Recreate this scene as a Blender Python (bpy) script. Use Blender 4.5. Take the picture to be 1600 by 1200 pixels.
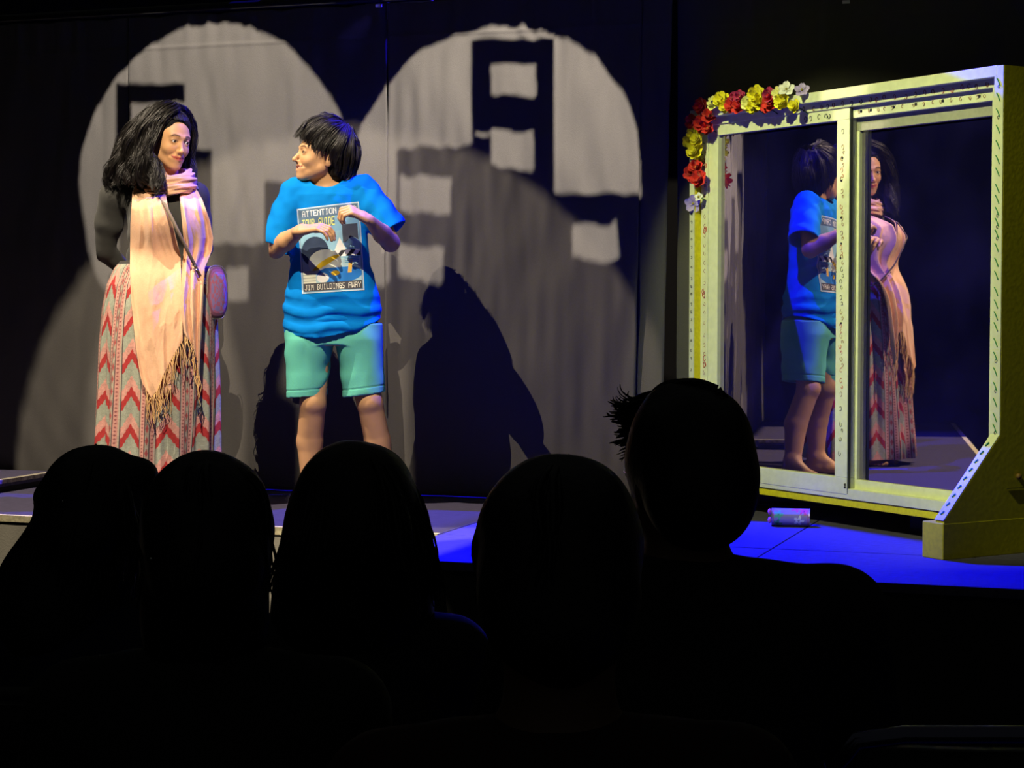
import bpy, math, random
import numpy as np
from mathutils import Vector, Matrix
from mathutils.bvhtree import BVHTree

C = bpy.context.scene.collection
for o in list(bpy.data.objects): bpy.data.objects.remove(o)
rng = np.random.default_rng(7)
random.seed(7)
A = np.array
# ------------------------------------------------------------------ camera, world, lights, exposure
F = 2980.0; H = 0.845
PITCH = math.atan(130 / F); cP, sP = math.cos(PITCH), math.sin(PITCH)
def ray(x, y):
    a = (x - 800) / F; b = (600 - y) / F
    return A([a, cP + b * sP, -sP + b * cP])
def P(x, y, D):                       # the point at depth D seen at photo pixel (x, y)
    d = ray(x, y); return A([0, 0, H]) + d * (D / d[1])
cam_d = bpy.data.cameras.new('camera'); cam = bpy.data.objects.new('camera', cam_d); C.objects.link(cam)
cam.location = (0, 0, H); cam.rotation_euler = (math.pi / 2 - PITCH, 0, 0)
cam_d.sensor_width = 36; cam_d.lens = F / 1600 * 36; cam_d.clip_end = 100
bpy.context.scene.camera = cam
sc = bpy.context.scene
sc.view_settings.view_transform = 'Standard'; sc.view_settings.look = 'None'
sc.view_settings.gamma = 1; sc.view_settings.use_curve_mapping = False
sc.view_settings.exposure = 0.0
sc.cycles.caustics_reflective = False
world = bpy.data.worlds.new('world'); sc.world = world; world.use_nodes = True
world.node_tree.nodes['Background'].inputs[0].default_value = (1, 1.05, .95, 1)
world.node_tree.nodes['Background'].inputs[1].default_value = 0.018

PHI = math.radians(19.3)              # the stage is turned against the view
U = A([math.cos(PHI), -math.sin(PHI), 0]); V = A([math.sin(PHI), math.cos(PHI), 0]); C0 = A([0, 8.115, 0])
def stage(u, v, z=0.0): return C0 + u * U - v * V + A([0, 0, z])   # v metres in front of the curtain
def wall_at(x, y, v=0.0):             # where a photo pixel meets the curtain
    d = ray(x, y); k = ((C0 - v * V - A([0, 0, H])) @ V) / (d @ V); return A([0, 0, H]) + k * d

def lamp(name, kind, loc, target, energy, color, size=None, blend=0.05, radius=0.02):
    d = bpy.data.lights.new(name, kind); o = bpy.data.objects.new(name, d); C.objects.link(o)
    o.location = Vector(loc); o.rotation_euler = (Vector(target) - Vector(loc)).to_track_quat('-Z', 'Y').to_euler()
    d.energy = energy; d.color = color
    if kind == 'SPOT': d.spot_size = math.radians(size); d.spot_blend = blend
    d.shadow_soft_size = radius
    return o
KEY = A([-3.2, 6.8, 5.0])
GOBO_R = A([0.35, 5.35, 4.7]); GOBO_L = A([-1.0, 5.3, 4.85])
PROP_L = A([-1.8, 4.05, 4.2])
FILL = A([-1.1, 4.9, 4.05])
BLUE_A = stage(-.55, -.16, 2.95); BLUE_B = stage(1.0, -.55, 4.6)     # hung just behind the curtain line
lamp('key_light', 'SPOT', KEY, P(545, 900, 8.35), 1320, (1, .84, .62), 78, .02, .0015)
lamp('gobo_light_right', 'SPOT', GOBO_R, wall_at(785, 268), 3100, (1, .88, .74), 24, .02, .0009)
lamp('gobo_light_left', 'SPOT', GOBO_L, wall_at(330, 265), 2700, (1, .88, .74), 24, .02, .0009)
lamp('prop_light', 'SPOT', PROP_L, (1.3, 6.9, 0.85), 1350, (.95, 1, .40), 28, .2, .02)
lamp('added_front_fill', 'SPOT', FILL, P(380, 480, 7.85), 980, (1, .84, .62), 44, .1, .003)  # fill lamp added to brighten the performers' faces and bodies
lamp('blue_light_near_curtain', 'SPOT', BLUE_A, stage(1.0, 1.1), 5200, (.002, .001, 1), 74, .2, .002)
lamp('blue_light_right', 'SPOT', BLUE_B, (-1.0, 7.75, 0.75), 2000, (.02, .006, 1), 44, .3, .004)
lamp('blue_streak_left', 'SPOT', wall_at(600, -12, .06), wall_at(520, 100, .0), .7, (.12, .1, 1), 28, .6, .01)  # this and the next: added to graze the cloth, standing for hazy beams
lamp('blue_streak_right', 'SPOT', wall_at(1345, -14, .06), wall_at(1245, 190, .0), 1.2, (.08, .05, 1), 26, .6, .01)

# ------------------------------------------------------------------ materials
MATS = {}
def lin(c): return tuple(((x / 255) / 12.92 if x / 255 < .04045 else ((x / 255 + .055) / 1.055) ** 2.4) for x in c)
def mat(name, col=None, rough=.7, metal=0, bump=0, bscale=60, vary=0, spec=.3, attr=None, sheen=0, stretch=(1, 1, 1)):
    if name in MATS: return MATS[name]
    m = bpy.data.materials.new(name); m.use_nodes = True; nt = m.node_tree; b = nt.nodes['Principled BSDF']
    b.inputs['Roughness'].default_value = rough; b.inputs['Metallic'].default_value = metal
    b.inputs['Specular IOR Level'].default_value = spec
    if sheen: b.inputs['Sheen Weight'].default_value = sheen
    tc = nt.nodes.new('ShaderNodeTexCoord'); mp = nt.nodes.new('ShaderNodeMapping'); mp.inputs['Scale'].default_value = stretch
    nt.links.new(tc.outputs['Object'], mp.inputs[0])
    nz = nt.nodes.new('ShaderNodeTexNoise'); nz.inputs['Scale'].default_value = bscale; nz.inputs['Detail'].default_value = 5
    nt.links.new(mp.outputs[0], nz.inputs['Vector'])
    if attr:
        at = nt.nodes.new('ShaderNodeAttribute'); at.attribute_name = attr; src = at.outputs['Color']
    else:
        rgb = nt.nodes.new('ShaderNodeRGB'); rgb.outputs[0].default_value = (*col, 1); src = rgb.outputs[0]
    if vary:
        hs = nt.nodes.new('ShaderNodeHueSaturation'); mr = nt.nodes.new('ShaderNodeMapRange')
        mr.inputs['From Min'].default_value = .3; mr.inputs['From Max'].default_value = .7
        mr.inputs['To Min'].default_value = 1 - vary; mr.inputs['To Max'].default_value = 1 + vary
        nt.links.new(nz.outputs['Fac'], mr.inputs['Value']); nt.links.new(mr.outputs[0], hs.inputs['Value'])
        nt.links.new(src, hs.inputs['Color']); src = hs.outputs[0]
    nt.links.new(src, b.inputs['Base Color'])
    if bump:
        bp = nt.nodes.new('ShaderNodeBump'); bp.inputs['Strength'].default_value = bump; bp.inputs['Distance'].default_value = .004
        nt.links.new(nz.outputs['Fac'], bp.inputs['Height']); nt.links.new(bp.outputs[0], b.inputs['Normal'])
    MATS[name] = m; return m

# ------------------------------------------------------------------ mesh helpers
def link(name, me, m=None, parent=None, smooth=False):
    o = bpy.data.objects.new(name, me); C.objects.link(o)
    if m: me.materials.append(m)
    if parent: o.parent = parent; o.matrix_parent_inverse = parent.matrix_world.inverted()
    if len(me.polygons): me.polygons.foreach_set('use_smooth', np.full(len(me.polygons), bool(smooth)))
    return o
def quads(name, v, f, m=None, parent=None, smooth=True, col=None):
    v = np.ascontiguousarray(v, np.float32).reshape(-1, 3); f = np.ascontiguousarray(f, np.int32).reshape(-1, 4)
    me = bpy.data.meshes.new(name); me.vertices.add(len(v)); me.vertices.foreach_set('co', v.ravel())
    me.loops.add(f.size); me.loops.foreach_set('vertex_index', f.ravel())
    me.polygons.add(len(f)); me.polygons.foreach_set('loop_start', np.arange(0, f.size, 4, dtype=np.int32))
    me.update(calc_edges=True)
    if col is not None:
        ca = me.color_attributes.new('Col', 'FLOAT_COLOR', 'POINT')
        cc = np.ones((len(v), 4), np.float32); cc[:, :3] = col; ca.data.foreach_set('color', cc.ravel())
    return link(name, me, m, parent, smooth)
def empty(name, loc=(0, 0, 0), rz=0):
    o = bpy.data.objects.new(name, None); C.objects.link(o); o.location = Vector(loc); o.rotation_euler = (0, 0, rz)
    o.empty_display_size = .05; bpy.context.view_layer.update(); return o
def tag(o, label=None, cat=None, group=None, kind=None):
    for k, x in (('label', label), ('category', cat), ('group', group), ('kind', kind)):
        if x: o[k] = x
    return o
class MB:                             # collects boxes, tubes and grids into one mesh (quads only)
    def __init__(s): s.v = []; s.f = []; s.n = 0
    def add(s, v, f):
        v = A(v, float).reshape(-1, 3); s.v.append(v); s.f.append(A(f).reshape(-1, 4) + s.n); s.n += len(v); return s
    def hexa(s, p):
        return s.add(p, [(0, 3, 2, 1), (4, 5, 6, 7), (0, 1, 5, 4), (1, 2, 6, 5), (2, 3, 7, 6), (3, 0, 4, 7)])
    def box(s, lo, hi, fr=None):
        (a, b, c), (d, e, g) = lo, hi
        p = A([(a, b, c), (d, b, c), (d, e, c), (a, e, c), (a, b, g), (d, b, g), (d, e, g), (a, e, g)], float)
        if fr: p = A([fr(*q) for q in p])
        return s.hexa(p)
    def tube(s, pts, r, n=8, cap=True):
        pts = A(pts, float); r = np.broadcast_to(A(r, float), (len(pts),))
        tg = np.gradient(pts, axis=0); tg /= np.linalg.norm(tg, axis=1)[:, None] + 1e-9
        up = A([0, 0, 1.]) if abs(tg[0][2]) < .9 else A([1., 0, 0]); a = np.cross(tg[0], up); a /= np.linalg.norm(a)
        vs = []
        for i in range(len(pts)):
            a = a - tg[i] * (a @ tg[i]); a /= np.linalg.norm(a) + 1e-9; b = np.cross(tg[i], a)
            for k in range(n):
                t = 2 * math.pi * k / n; vs.append(pts[i] + r[i] * (a * math.cos(t) + b * math.sin(t)))
        f = [(i * n + k, i * n + (k + 1) % n, (i + 1) * n + (k + 1) % n, (i + 1) * n + k) for i in range(len(pts) - 1) for k in range(n)]
        if cap and n % 2 == 0:
            e = (len(pts) - 1) * n
            for k in range(0, n // 2 - 1):
                f.append((k + 1, k, n - 1 - k, n - 2 - k)); f.append((e + k, e + k + 1, e + n - 2 - k, e + n - 1 - k))
        return s.add(vs, f)
    def ball(s, c, r, n=10, R=None):
        c = A(c, float); r = A(r, float) * np.ones(3); vs = []
        for i in range(n + 1):
            t = math.pi * i / n
            for k in range(n):
                a = 2 * math.pi * k / n; q = A([math.sin(t) * math.cos(a), math.sin(t) * math.sin(a), math.cos(t)]) * r
                vs.append(c + (R @ q if R is not None else q))
        return s.add(vs, [(i * n + k, (i + 1) * n + k, (i + 1) * n + (k + 1) % n, i * n + (k + 1) % n) for i in range(n) for k in range(n)])
    def grid(s, pts):
        pts = A(pts, float); a, b = pts.shape[:2]
        i = np.arange(a * b).reshape(a, b)
        return s.add(pts.reshape(-1, 3), np.stack([i[:-1, :-1], i[1:, :-1], i[1:, 1:], i[:-1, 1:]], -1).reshape(-1, 4))
    def build(s, name, m=None, parent=None, smooth=False, bevel=0, col=None):
        o = quads(name, np.concatenate(s.v), np.concatenate(s.f), m, parent, smooth, col)
        if bevel:
            b = o.modifiers.new('bevel', 'BEVEL'); b.width = bevel; b.segments = 2; b.limit_method = 'ANGLE'
        return o
def vnoise(p, scale, seed=0):         # smooth value noise on points, -1..1
    p = p * scale + seed * 13.7; i = np.floor(p).astype(np.int64); f = p - i; f = f * f * (3 - 2 * f)
    def h(a, b, c):
        n = (a * 73856093) ^ (b * 19349663) ^ (c * 83492791) ^ (seed * 2654435 + 97); n = (n ^ (n >> 13)) * 1274126177
        return ((n & 0xffff) / 32767.5) - 1
    r = 0
    for dx in (0, 1):
        for dy in (0, 1):
            for dz in (0, 1):
                w = (f[..., 0] if dx else 1 - f[..., 0]) * (f[..., 1] if dy else 1 - f[..., 1]) * (f[..., 2] if dz else 1 - f[..., 2])
                r = r + w * h(i[..., 0] + dx, i[..., 1] + dy, i[..., 2] + dz)
    return r
def smooth01(a, b, x): t = np.clip((x - a) / (b - a), 0, 1); return t * t * (3 - 2 * t)

# ------------------------------------------------------------------ implicit surfaces for bodies and clothes
class G:
    def __init__(s, lo, hi, h):
        s.lo = A(lo, float); s.h = h; s.n = np.ceil((A(hi) - s.lo) / h).astype(int) + 1
        s.a = np.full(s.n, .05, np.float32)
        s.ax = [(s.lo[i] + h * np.arange(s.n[i])).astype(np.float32) for i in range(3)]
    def sub(s, lo, hi):
        i0 = np.clip(np.floor((A(lo) - s.lo) / s.h).astype(int), 0, s.n); i1 = np.clip(np.ceil((A(hi) - s.lo) / s.h).astype(int) + 1, 0, s.n)
        sl = tuple(slice(a, b) for a, b in zip(i0, i1))
        return sl, s.ax[0][sl[0]][:, None, None], s.ax[1][sl[1]][None, :, None], s.ax[2][sl[2]][None, None, :]
    def put(s, sl, d, k, op):
        a = s.a[sl]
        if a.size == 0: return
        if op == 'sub':
            d = -d; r = np.maximum(a, d)
            if k > 0: hh = np.maximum(k - np.abs(a - d), 0) / k; r = r + hh * hh * k / 4
        else:
            r = np.minimum(a, d)
            if k > 0: hh = np.maximum(k - np.abs(a - d), 0) / k; r = r - hh * hh * k / 4
        s.a[sl] = r
    def ell(s, c, r, R=None, k=.01, op='add'):
        c = A(c, float); r = A(r, float) * np.ones(3); m = r.max() + k + .02
        sl, X, Y, Z = s.sub(c - m, c + m); X = X - c[0]; Y = Y - c[1]; Z = Z - c[2]
        if R is not None: X, Y, Z = (R[0, i] * X + R[1, i] * Y + R[2, i] * Z for i in range(3))
        k0 = np.sqrt((X / r[0]) ** 2 + (Y / r[1]) ** 2 + (Z / r[2]) ** 2) + 1e-6
        k1 = np.sqrt((X / r[0] ** 2) ** 2 + (Y / r[1] ** 2) ** 2 + (Z / r[2] ** 2) ** 2) + 1e-6
        s.put(sl, (k0 * (k0 - 1) / k1).astype(np.float32), k, op); return s
    def cone(s, a, b, r1, r2, k=.01, op='add', flat=None, cap=False):
        a = A(a, float); b = A(b, float); m = max(r1, r2) + k + .02
        sl, X, Y, Z = s.sub(np.minimum(a, b) - m, np.maximum(a, b) + m)
        d = b - a; L = d @ d + 1e-9
        X = X - a[0]; Y = Y - a[1]; Z = Z - a[2]
        t = np.clip((X * d[0] + Y * d[1] + Z * d[2]) / L, 0, 1)
        XX, YY, ZZ = X, Y, Z; X = X - t * d[0]; Y = Y - t * d[1]; Z = Z - t * d[2]
        q = X * X + Y * Y + Z * Z
        if flat is not None:
            n, sc_ = flat; n = A(n, float); n /= np.linalg.norm(n); w = X * n[0] + Y * n[1] + Z * n[2]; q = q + (sc_ * sc_ - 1) * w * w
        dd = np.sqrt(q) - (r1 + (r2 - r1) * t)
        if cap: dd = np.maximum(dd, ((XX * d[0] + YY * d[1] + ZZ * d[2]) - L) / math.sqrt(L))
        s.put(sl, dd.astype(np.float32), k, op); return s
    def chain(s, pts, rs, k=.01, **kw):
        for i in range(len(pts) - 1): s.cone(pts[i], pts[i + 1], rs[i], rs[i + 1], k, **kw)
        return s
    def loft(s, rows, k=.01, e=2.3, yaw=0, op='add'):     # rows: (z, cx, cy, a, b)
        r = A(sorted(rows)); c, sn = math.cos(yaw), math.sin(yaw); m = max(r[:, 3].max(), r[:, 4].max()) + .03 + k
        sl, X, Y, Z = s.sub((r[:, 1].min() - m, r[:, 2].min() - m, r[0, 0] - .02), (r[:, 1].max() + m, r[:, 2].max() + m, r[-1, 0] + .02))
        g = [np.interp(Z, r[:, 0], r[:, i]).astype(np.float32) for i in range(1, 5)]
        x = X - g[0]; y = Y - g[1]; x, y = c * x + sn * y, -sn * x + c * y
        q = (np.abs(x / g[2]) ** e + np.abs(y / g[3]) ** e) ** (1 / e)
        d = (q - 1) * np.minimum(g[2], g[3])
        d = np.maximum(d, np.maximum(r[0, 0] - Z, Z - r[-1, 0]))
        s.put(sl, d.astype(np.float32), k, op); return s
    def shell(s, t): s.a = np.maximum(s.a, -(s.a + t)); return s
    def cut(s, fn):                                       # keeps where fn(X, Y, Z) < 0
        d = fn(s.ax[0][:, None, None], s.ax[1][None, :, None], s.ax[2][None, None, :]); s.a = np.maximum(s.a, d.astype(np.float32)); return s
    def mesh(s):
        a = s.a; a[0] = a[-1] = .05; a[:, 0] = a[:, -1] = .05; a[:, :, 0] = a[:, :, -1] = .05
        ins = a < 0
        cnt = np.zeros(A(a.shape) - 1, np.int8)
        for dx in (0, 1):
            for dy in (0, 1):
                for dz in (0, 1):
                    cnt += ins[dx:a.shape[0] - 1 + dx, dy:a.shape[1] - 1 + dy, dz:a.shape[2] - 1 + dz]
        ci, cj, ck = np.nonzero((cnt > 0) & (cnt < 8))
        ids = np.full(cnt.shape, -1, np.int32); ids[ci, cj, ck] = np.arange(len(ci))
        acc = np.zeros((len(ci), 3)); num = np.zeros(len(ci))
        cor = {(x, y, z): a[ci + x, cj + y, ck + z] for x in (0, 1) for y in (0, 1) for z in (0, 1)}
        for ax in range(3):
            for p in ((0, 0), (0, 1), (1, 0), (1, 1)):
                q0 = list(p); q0.insert(ax, 0); q1 = list(p); q1.insert(ax, 1)
                v0, v1 = cor[tuple(q0)], cor[tuple(q1)]; m = (v0 < 0) != (v1 < 0)
                t = np.where(m, v0 / np.where(m, v0 - v1, 1), 0); pt = np.tile(A(q0, float), (len(ci), 1)); pt[:, ax] = t
                acc[m] += pt[m]; num[m] += 1
        v = s.lo + s.h * (np.stack([ci, cj, ck], 1) + acc / num[:, None])
        fs = []
        for ax in range(3):
            sl0 = [slice(None)] * 3; sl1 = [slice(None)] * 3; sl0[ax] = slice(0, -1); sl1[ax] = slice(1, None)
            A0 = ins[tuple(sl0)]; A1 = ins[tuple(sl1)]; e = np.stack(np.nonzero(A0 != A1), 1)
            o1, o2 = [i for i in range(3) if i != ax]
            e = e[(e[:, o1] > 0) & (e[:, o2] > 0)]
            flip = A0[e[:, 0], e[:, 1], e[:, 2]]
            if ax == 1: flip = ~flip
            q = []
            for d1, d2 in ((1, 1), (0, 1), (0, 0), (1, 0)):
                w = e.copy(); w[:, o1] -= d1; w[:, o2] -= d2; q.append(ids[w[:, 0], w[:, 1], w[:, 2]])
            q = np.stack(q, 1); q[~flip] = q[~flip][:, ::-1]; fs.append(q)
        return v, np.concatenate(fs)
def vnormals(v, f):
    n = np.cross(v[f[:, 2]] - v[f[:, 0]], v[f[:, 3]] - v[f[:, 1]]); N = np.zeros_like(v)
    for i in range(4):
        for a in range(3): N[:, a] += np.bincount(f[:, i], n[:, a], len(v))
    return N / (np.linalg.norm(N, axis=1)[:, None] + 1e-12)
def relax(v, f, it=2, lam=.5):
    for _ in range(it):
        s = np.zeros_like(v); c = np.zeros(len(v))
        for i, j in ((0, 1), (1, 2), (2, 3), (3, 0)):
            for a in range(3): s[:, a] += np.bincount(f[:, i], v[f[:, j], a], len(v)) + np.bincount(f[:, j], v[f[:, i], a], len(v))
            c += np.bincount(f[:, i], minlength=len(v)) + np.bincount(f[:, j], minlength=len(v))
        v = v + lam * (s / np.maximum(c, 1)[:, None] - v)
    return v
def rot(yaw, pitch=0, roll=0):        # columns: left side, forward, up of a head; yaw 0 faces the camera (-Y), + turns to image right
    f = A([math.sin(yaw), -math.cos(yaw), 0.]); l = A([math.cos(yaw), math.sin(yaw), 0.]); u = A([0, 0, 1.])
    f, u = f * math.cos(pitch) + u * math.sin(pitch), u * math.cos(pitch) - f * math.sin(pitch)
    l, u = l * math.cos(roll) + u * math.sin(roll), u * math.cos(roll) - l * math.sin(roll)
    return np.stack([l, f, u], 1)

def head(g, c, R, sc_=1.0, smile=0., open_mouth=False, eyes=True, fem=False):
    L = lambda x, y, z: A(c) + R @ (A([x, y, z]) * sc_)
    q = lambda *r: A(r) * sc_
    g.ell(L(0, -.014, .032), q(.0735, .092, .084), R, .01)
    g.ell(L(0, .034, .012), q(.060, .052, .070), R, .03)
    g.ell(L(0, .030, -.030), q(.055, .056, .070), R, .03)
    g.cone(L(0, .035, -.062), L(0, .071, -.094), .042 * sc_, .0165 * sc_, .022)
    for s_ in (-1, 1):
        g.cone(L(s_ * .050, .005, -.050), L(s_ * .014, .066, -.090), .020 * sc_, .015 * sc_, .025)   # jaw line
        g.ell(L(s_ * .034, .062, -.028), q(.022, .019, .019), R, .022)                         # cheek
        g.cone(L(s_ * .012, .086, .026), L(s_ * .042, .074, .028), .008 * sc_, .007 * sc_, .014)      # brow ridge
        g.ell(L(s_ * .031, .096, .008), q(.017, .014, .011), R, .016, 'sub')                   # socket
        g.ell(L(s_ * .031, .078, .007), q(.0155, .0125, .0125), R, .006)                       # lids over the eyeball
        if eyes: g.ell(L(s_ * .031, .093, .0065), q(.0125, .014, .0052), R, .002, 'sub')
        ec = L(s_ * .0745, -.012, -.012)                                                       # ear
        g.ell(ec, q(.008, .019, .031), R @ rotm('x', -.2) @ rotm('z', s_ * .35), .005)
        g.ell(L(s_ * .083, -.006, -.008), q(.006, .010, .017), R, .003, 'sub')
    tip = .115 if not fem else .107
    g.cone(L(0, .080, .018), L(0, tip - .004, -.026), .0062 * sc_, .0088 * sc_, .010)
    g.ell(L(0, tip - .005, -.030), q(.0098, .0095, .0085), R, .007)
    for s_ in (-1, 1):
        g.ell(L(s_ * .0115, .092, -.034), q(.0072, .0105, .0068), R, .006)
        g.ell(L(s_ * .006, .098, -.0405), q(.0032, .006, .0032), R, .002, 'sub')
    w = .0255 + .008 * smile; up = .010 * smile
    g.ell(L(0, .076, -.060), q(.034, .020, .024), R, .016)                                     # mouth mound
    for s_ in (-1, 1):
        g.cone(L(0, .0965, -.0545), L(s_ * w, .078, -.058 + up), .0038 * sc_, .0018 * sc_, .004)
        g.cone(L(0, .0945, -.0715 if open_mouth else -.0655), L(s_ * (w - .003), .078, -.0605 + up), .0044 * sc_, .0020 * sc_, .004)
        zz = -.0622 if open_mouth else -.0602
        g.cone(L(0, .100, zz), L(s_ * (w - .002), .082, zz + .0025 + up), (.0068 if open_mouth else .0014) * sc_, .0016 if open_mouth else .001, .002, 'sub')
        if smile: g.cone(L(s_ * .019, .095, -.034), L(s_ * (w + .007), .079, -.060 + up), .0030, .0022, .008, 'sub')
def rotm(ax, t):
    c, s = math.cos(t), math.sin(t)
    return A({'x': [[1, 0, 0], [0, c, -s], [0, s, c]], 'y': [[c, 0, s], [0, 1, 0], [-s, 0, c]], 'z': [[c, -s, 0], [s, c, 0], [0, 0, 1]]}[ax], float)

def skin_colour(v, base, heads):
    col = np.tile(A(base), (len(v), 1)); col *= (1 + .05 * vnoise(v, 40, 3))[:, None]
    for c, R, s_, lips, brow in heads:
        p = (v - A(c)) @ R / s_; x, y, z = p.T; near = (np.abs(x) < .09) & (np.abs(z) < .13) & (np.abs(y) < .13)
        def paint(m, cc, a): 
            m = (m * near * a)[:, None]; col[:] = col * (1 - m) + A(cc) * m
        ax = np.abs(x)
        lipz = -.0600 + .0055 * (ax / .030) ** 2
        paint(smooth01(.0098, .0070, np.abs(z - lipz) + .0045 * (ax / .030) ** 2) * smooth01(.033, .029, ax) * (y > .065), lips, .85)
        paint(smooth01(.0022, .0012, np.abs(z - lipz)) * smooth01(.034, .030, ax) * (y > .06), (.05, .012, .01), .8)
        bz = .0285 + .004 * np.sin(np.clip((ax - .012) / .036, 0, 1) * math.pi) - .002 * smooth01(.035, .05, ax)
        paint(smooth01(.0052, .0025, np.abs(z - bz)) * smooth01(.010, .015, ax) * smooth01(.052, .044, ax) * (y > .05), brow, .85)
        e = np.sqrt(((ax - .031) / .017) ** 2 + ((z - .009) / .0085) ** 2)
        paint(smooth01(1.25, .95, e) * (y > .06), A(base) * .45, .6)
        lash = smooth01(.0022, .0008, np.abs(z - (.0115 - 22 * (ax - .031) ** 2))) * smooth01(.0155, .0135, np.abs(ax - .031))
        paint(lash * (y > .06), (.01, .006, .005), .95)
        paint(smooth01(.020, .004, np.sqrt((ax - .038) ** 2 + (z + .028) ** 2)) * (y > .05), A(base) * A([1.05, .82, .78]), .4)
    return np.clip(col, 0, 1)
def eyeballs(c, R, s_, gaze, parent):
    for sd in (-1, 1):
        e = A(c) + R @ (A([sd * .031, .0755, .0068]) * s_); mb = MB().ball((0, 0, 0), .0125 * s_, 44)
        v = np.concatenate(mb.v) ; g_ = R @ A([gaze[0], 1, gaze[1]]); g_ /= np.linalg.norm(g_)
        d = (v / np.linalg.norm(v, axis=1)[:, None]) @ g_; col = np.tile(A([.78, .76, .70]), (len(v), 1))
        col[d > .88] = (.03, .012, .006); 
        o = quads('eye', v + e, np.concatenate(mb.f), mat('eye', rough=.15, attr='Col', spec=.5), parent, True, col)

def hand(g, W, d, n, side, curl=.5, size=1., spread=.12, thumb=(.75, .35), fist=False):
    """palm and five separate fingers: W wrist, d towards the knuckles, n out of the palm, side = thumb side sign"""
    d = A(d, float) / np.linalg.norm(d); n = A(n, float); n = n - d * (n @ d); n /= np.linalg.norm(n); s = np.cross(d, n) * side
    k = size
    g.cone(W, W + d * .03 * k, .024 * k, .026 * k, .01, flat=(n, 1.4))
    for q in (-.026, -.009, .009, .026):
        g.cone(W + d * .015 * k + s * q * .7 * k, W + d * .078 * k + s * q * k, .0125 * k, .0105 * k, .008)
    for q, L, r in ((.028, .070, .0088), (.0095, .078, .0090), (-.0095, .073, .0086), (-.027, .058, .0078)):
        p = W + d * .082 * k + s * q * k; dd = d + s * (q / .028) * spread; dd /= np.linalg.norm(dd); a = 0
        for j, (fl, rr) in enumerate(((.45, 1), (.31, .9), (.24, .8))):
            a += curl * (1.0, 1.15, .8)[j] + (.25 if fist and j else 0)
            e = dd * math.cos(a) + n * math.sin(a); q2 = p + e * L * fl * k
            g.cone(p, q2, r * rr * k, r * rr * .9 * k, .0025); p = q2
    p = W + d * .022 * k + s * .024 * k; e = d * thumb[0] + s * (1 - thumb[0]) + n * thumb[1]; e /= np.linalg.norm(e)
    g.cone(W + d * .012 * k, p, .017 * k, .014 * k, .008)
    q2 = p + e * .038 * k; g.cone(p, q2, .0125 * k, .0105 * k, .006); e2 = e + d * .5; e2 /= np.linalg.norm(e2)
    g.cone(q2, q2 + e2 * .030 * k, .0103 * k, .0085 * k, .004)
def foot(g, a, d, side, size=1.):
    """a ankle joint, d direction of the toes on the floor (z = 0)"""
    d = A([d[0], d[1], 0.]); d /= np.linalg.norm(d); s = A([-d[1], d[0], 0.]) * side; z = lambda p, h: A([p[0], p[1], h])
    g.cone(a, z(a - d * .035, .03), .036 * size, .029 * size, .02)
    g.cone(a, z(a + d * .10, .026), .036 * size, .024 * size, .02)
    g.cone(z(a - d * .02, .028), z(a + d * .11, .022), .029, .022, .02)
    g.cone(z(a + d * .06 + s * .012, .022), z(a + d * .125 + s * .022, .02), .022, .019, .015)
    g.cone(z(a + d * .05 - s * .015, .020), z(a + d * .105 - s * .028, .018), .020, .016, .015)
    for i, (q, L, r) in enumerate(((.027, .165, .0118), (.009, .163, .0085), (-.006, .155, .008), (-.020, .143, .0075), (-.032, .130, .007))):
        g.cone(z(a + d * (L - .045) + s * q, .019), z(a + d * L + s * q * 1.05, r + .002), r * 1.05, r, .004)
def locks(name, guides, n, r, amp, jit, m, parent, freq=2.5, seed=1, rings=22, taper=.25, lenvar=.12, sides=5, clump=1, crad=.010):
    rg = np.random.default_rng(seed); gd = A(guides); T = np.linspace(0, 1, rings); mg = gd.shape[1]
    def cr(gp, t):                    # Catmull-Rom through the guide's points
        t = np.clip(t, 0, 1) * (mg - 1); i = np.minimum(t.astype(int), mg - 2); f = (t - i)[:, None]
        p0 = gp[np.maximum(i - 1, 0)]; p1 = gp[i]; p2 = gp[i + 1]; p3 = gp[np.minimum(i + 2, mg - 1)]
        return .5 * (2 * p1 + (p2 - p0) * f + (2 * p0 - 5 * p1 + 4 * p2 - p3) * f * f + (3 * p1 - p0 - 3 * p2 + p3) * f ** 3)
    mb = MB()
    for q_ in range(n):
        if q_ % clump == 0:
            w0 = rg.uniform(0, len(gd) - 1); off0 = rg.normal(0, 1, 3) * jit; ph0 = w0 * 2.1 + rg.normal(0, .55, 2); fr0 = freq * rg.uniform(.9, 1.1); ab = rg.normal(0, .22, (2, 3))
        w = float(np.clip(w0 + rg.normal(0, .04) * (clump > 1), 0, len(gd) - 1)); i = min(int(w), len(gd) - 2); gp = gd[i] * (1 - w + i) + gd[i + 1] * (w - i)
        e = 1 - abs(rg.normal(0, lenvar)); p = cr(gp, T * e); ph = ph0; fr = fr0
        off = off0; sub = rg.normal(0, 1, 3) * crad * (clump > 1)
        p = p + sub * (1 - .6 * T[:, None])
        tt = T[:, None]; a = A([1, 0, .15]) + ab[0]; b = A([0, 1, 0]) + ab[1]
        p = p + off * (.35 + .65 * tt) + amp * tt ** .8 * (a * np.sin(6.28 * fr * tt + ph[0]) + b * np.cos(6.28 * fr * tt + ph[1]))
        rr = r * rg.uniform(.6, 1.3) * (1 - (1 - taper) * T ** 2); mb.tube(p, rr, sides, False)
    return mb.build(name, m, parent, True)

NP = A([.863, .505, 0]); NP /= np.linalg.norm(NP); TP = A([NP[1], -NP[0], 0]); OFF = 4.635
def onplane(x, y, off=0.0):
    d = ray(x, y); k = (OFF + off) / (d @ NP); return A([0, 0, H]) + k * d
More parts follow.
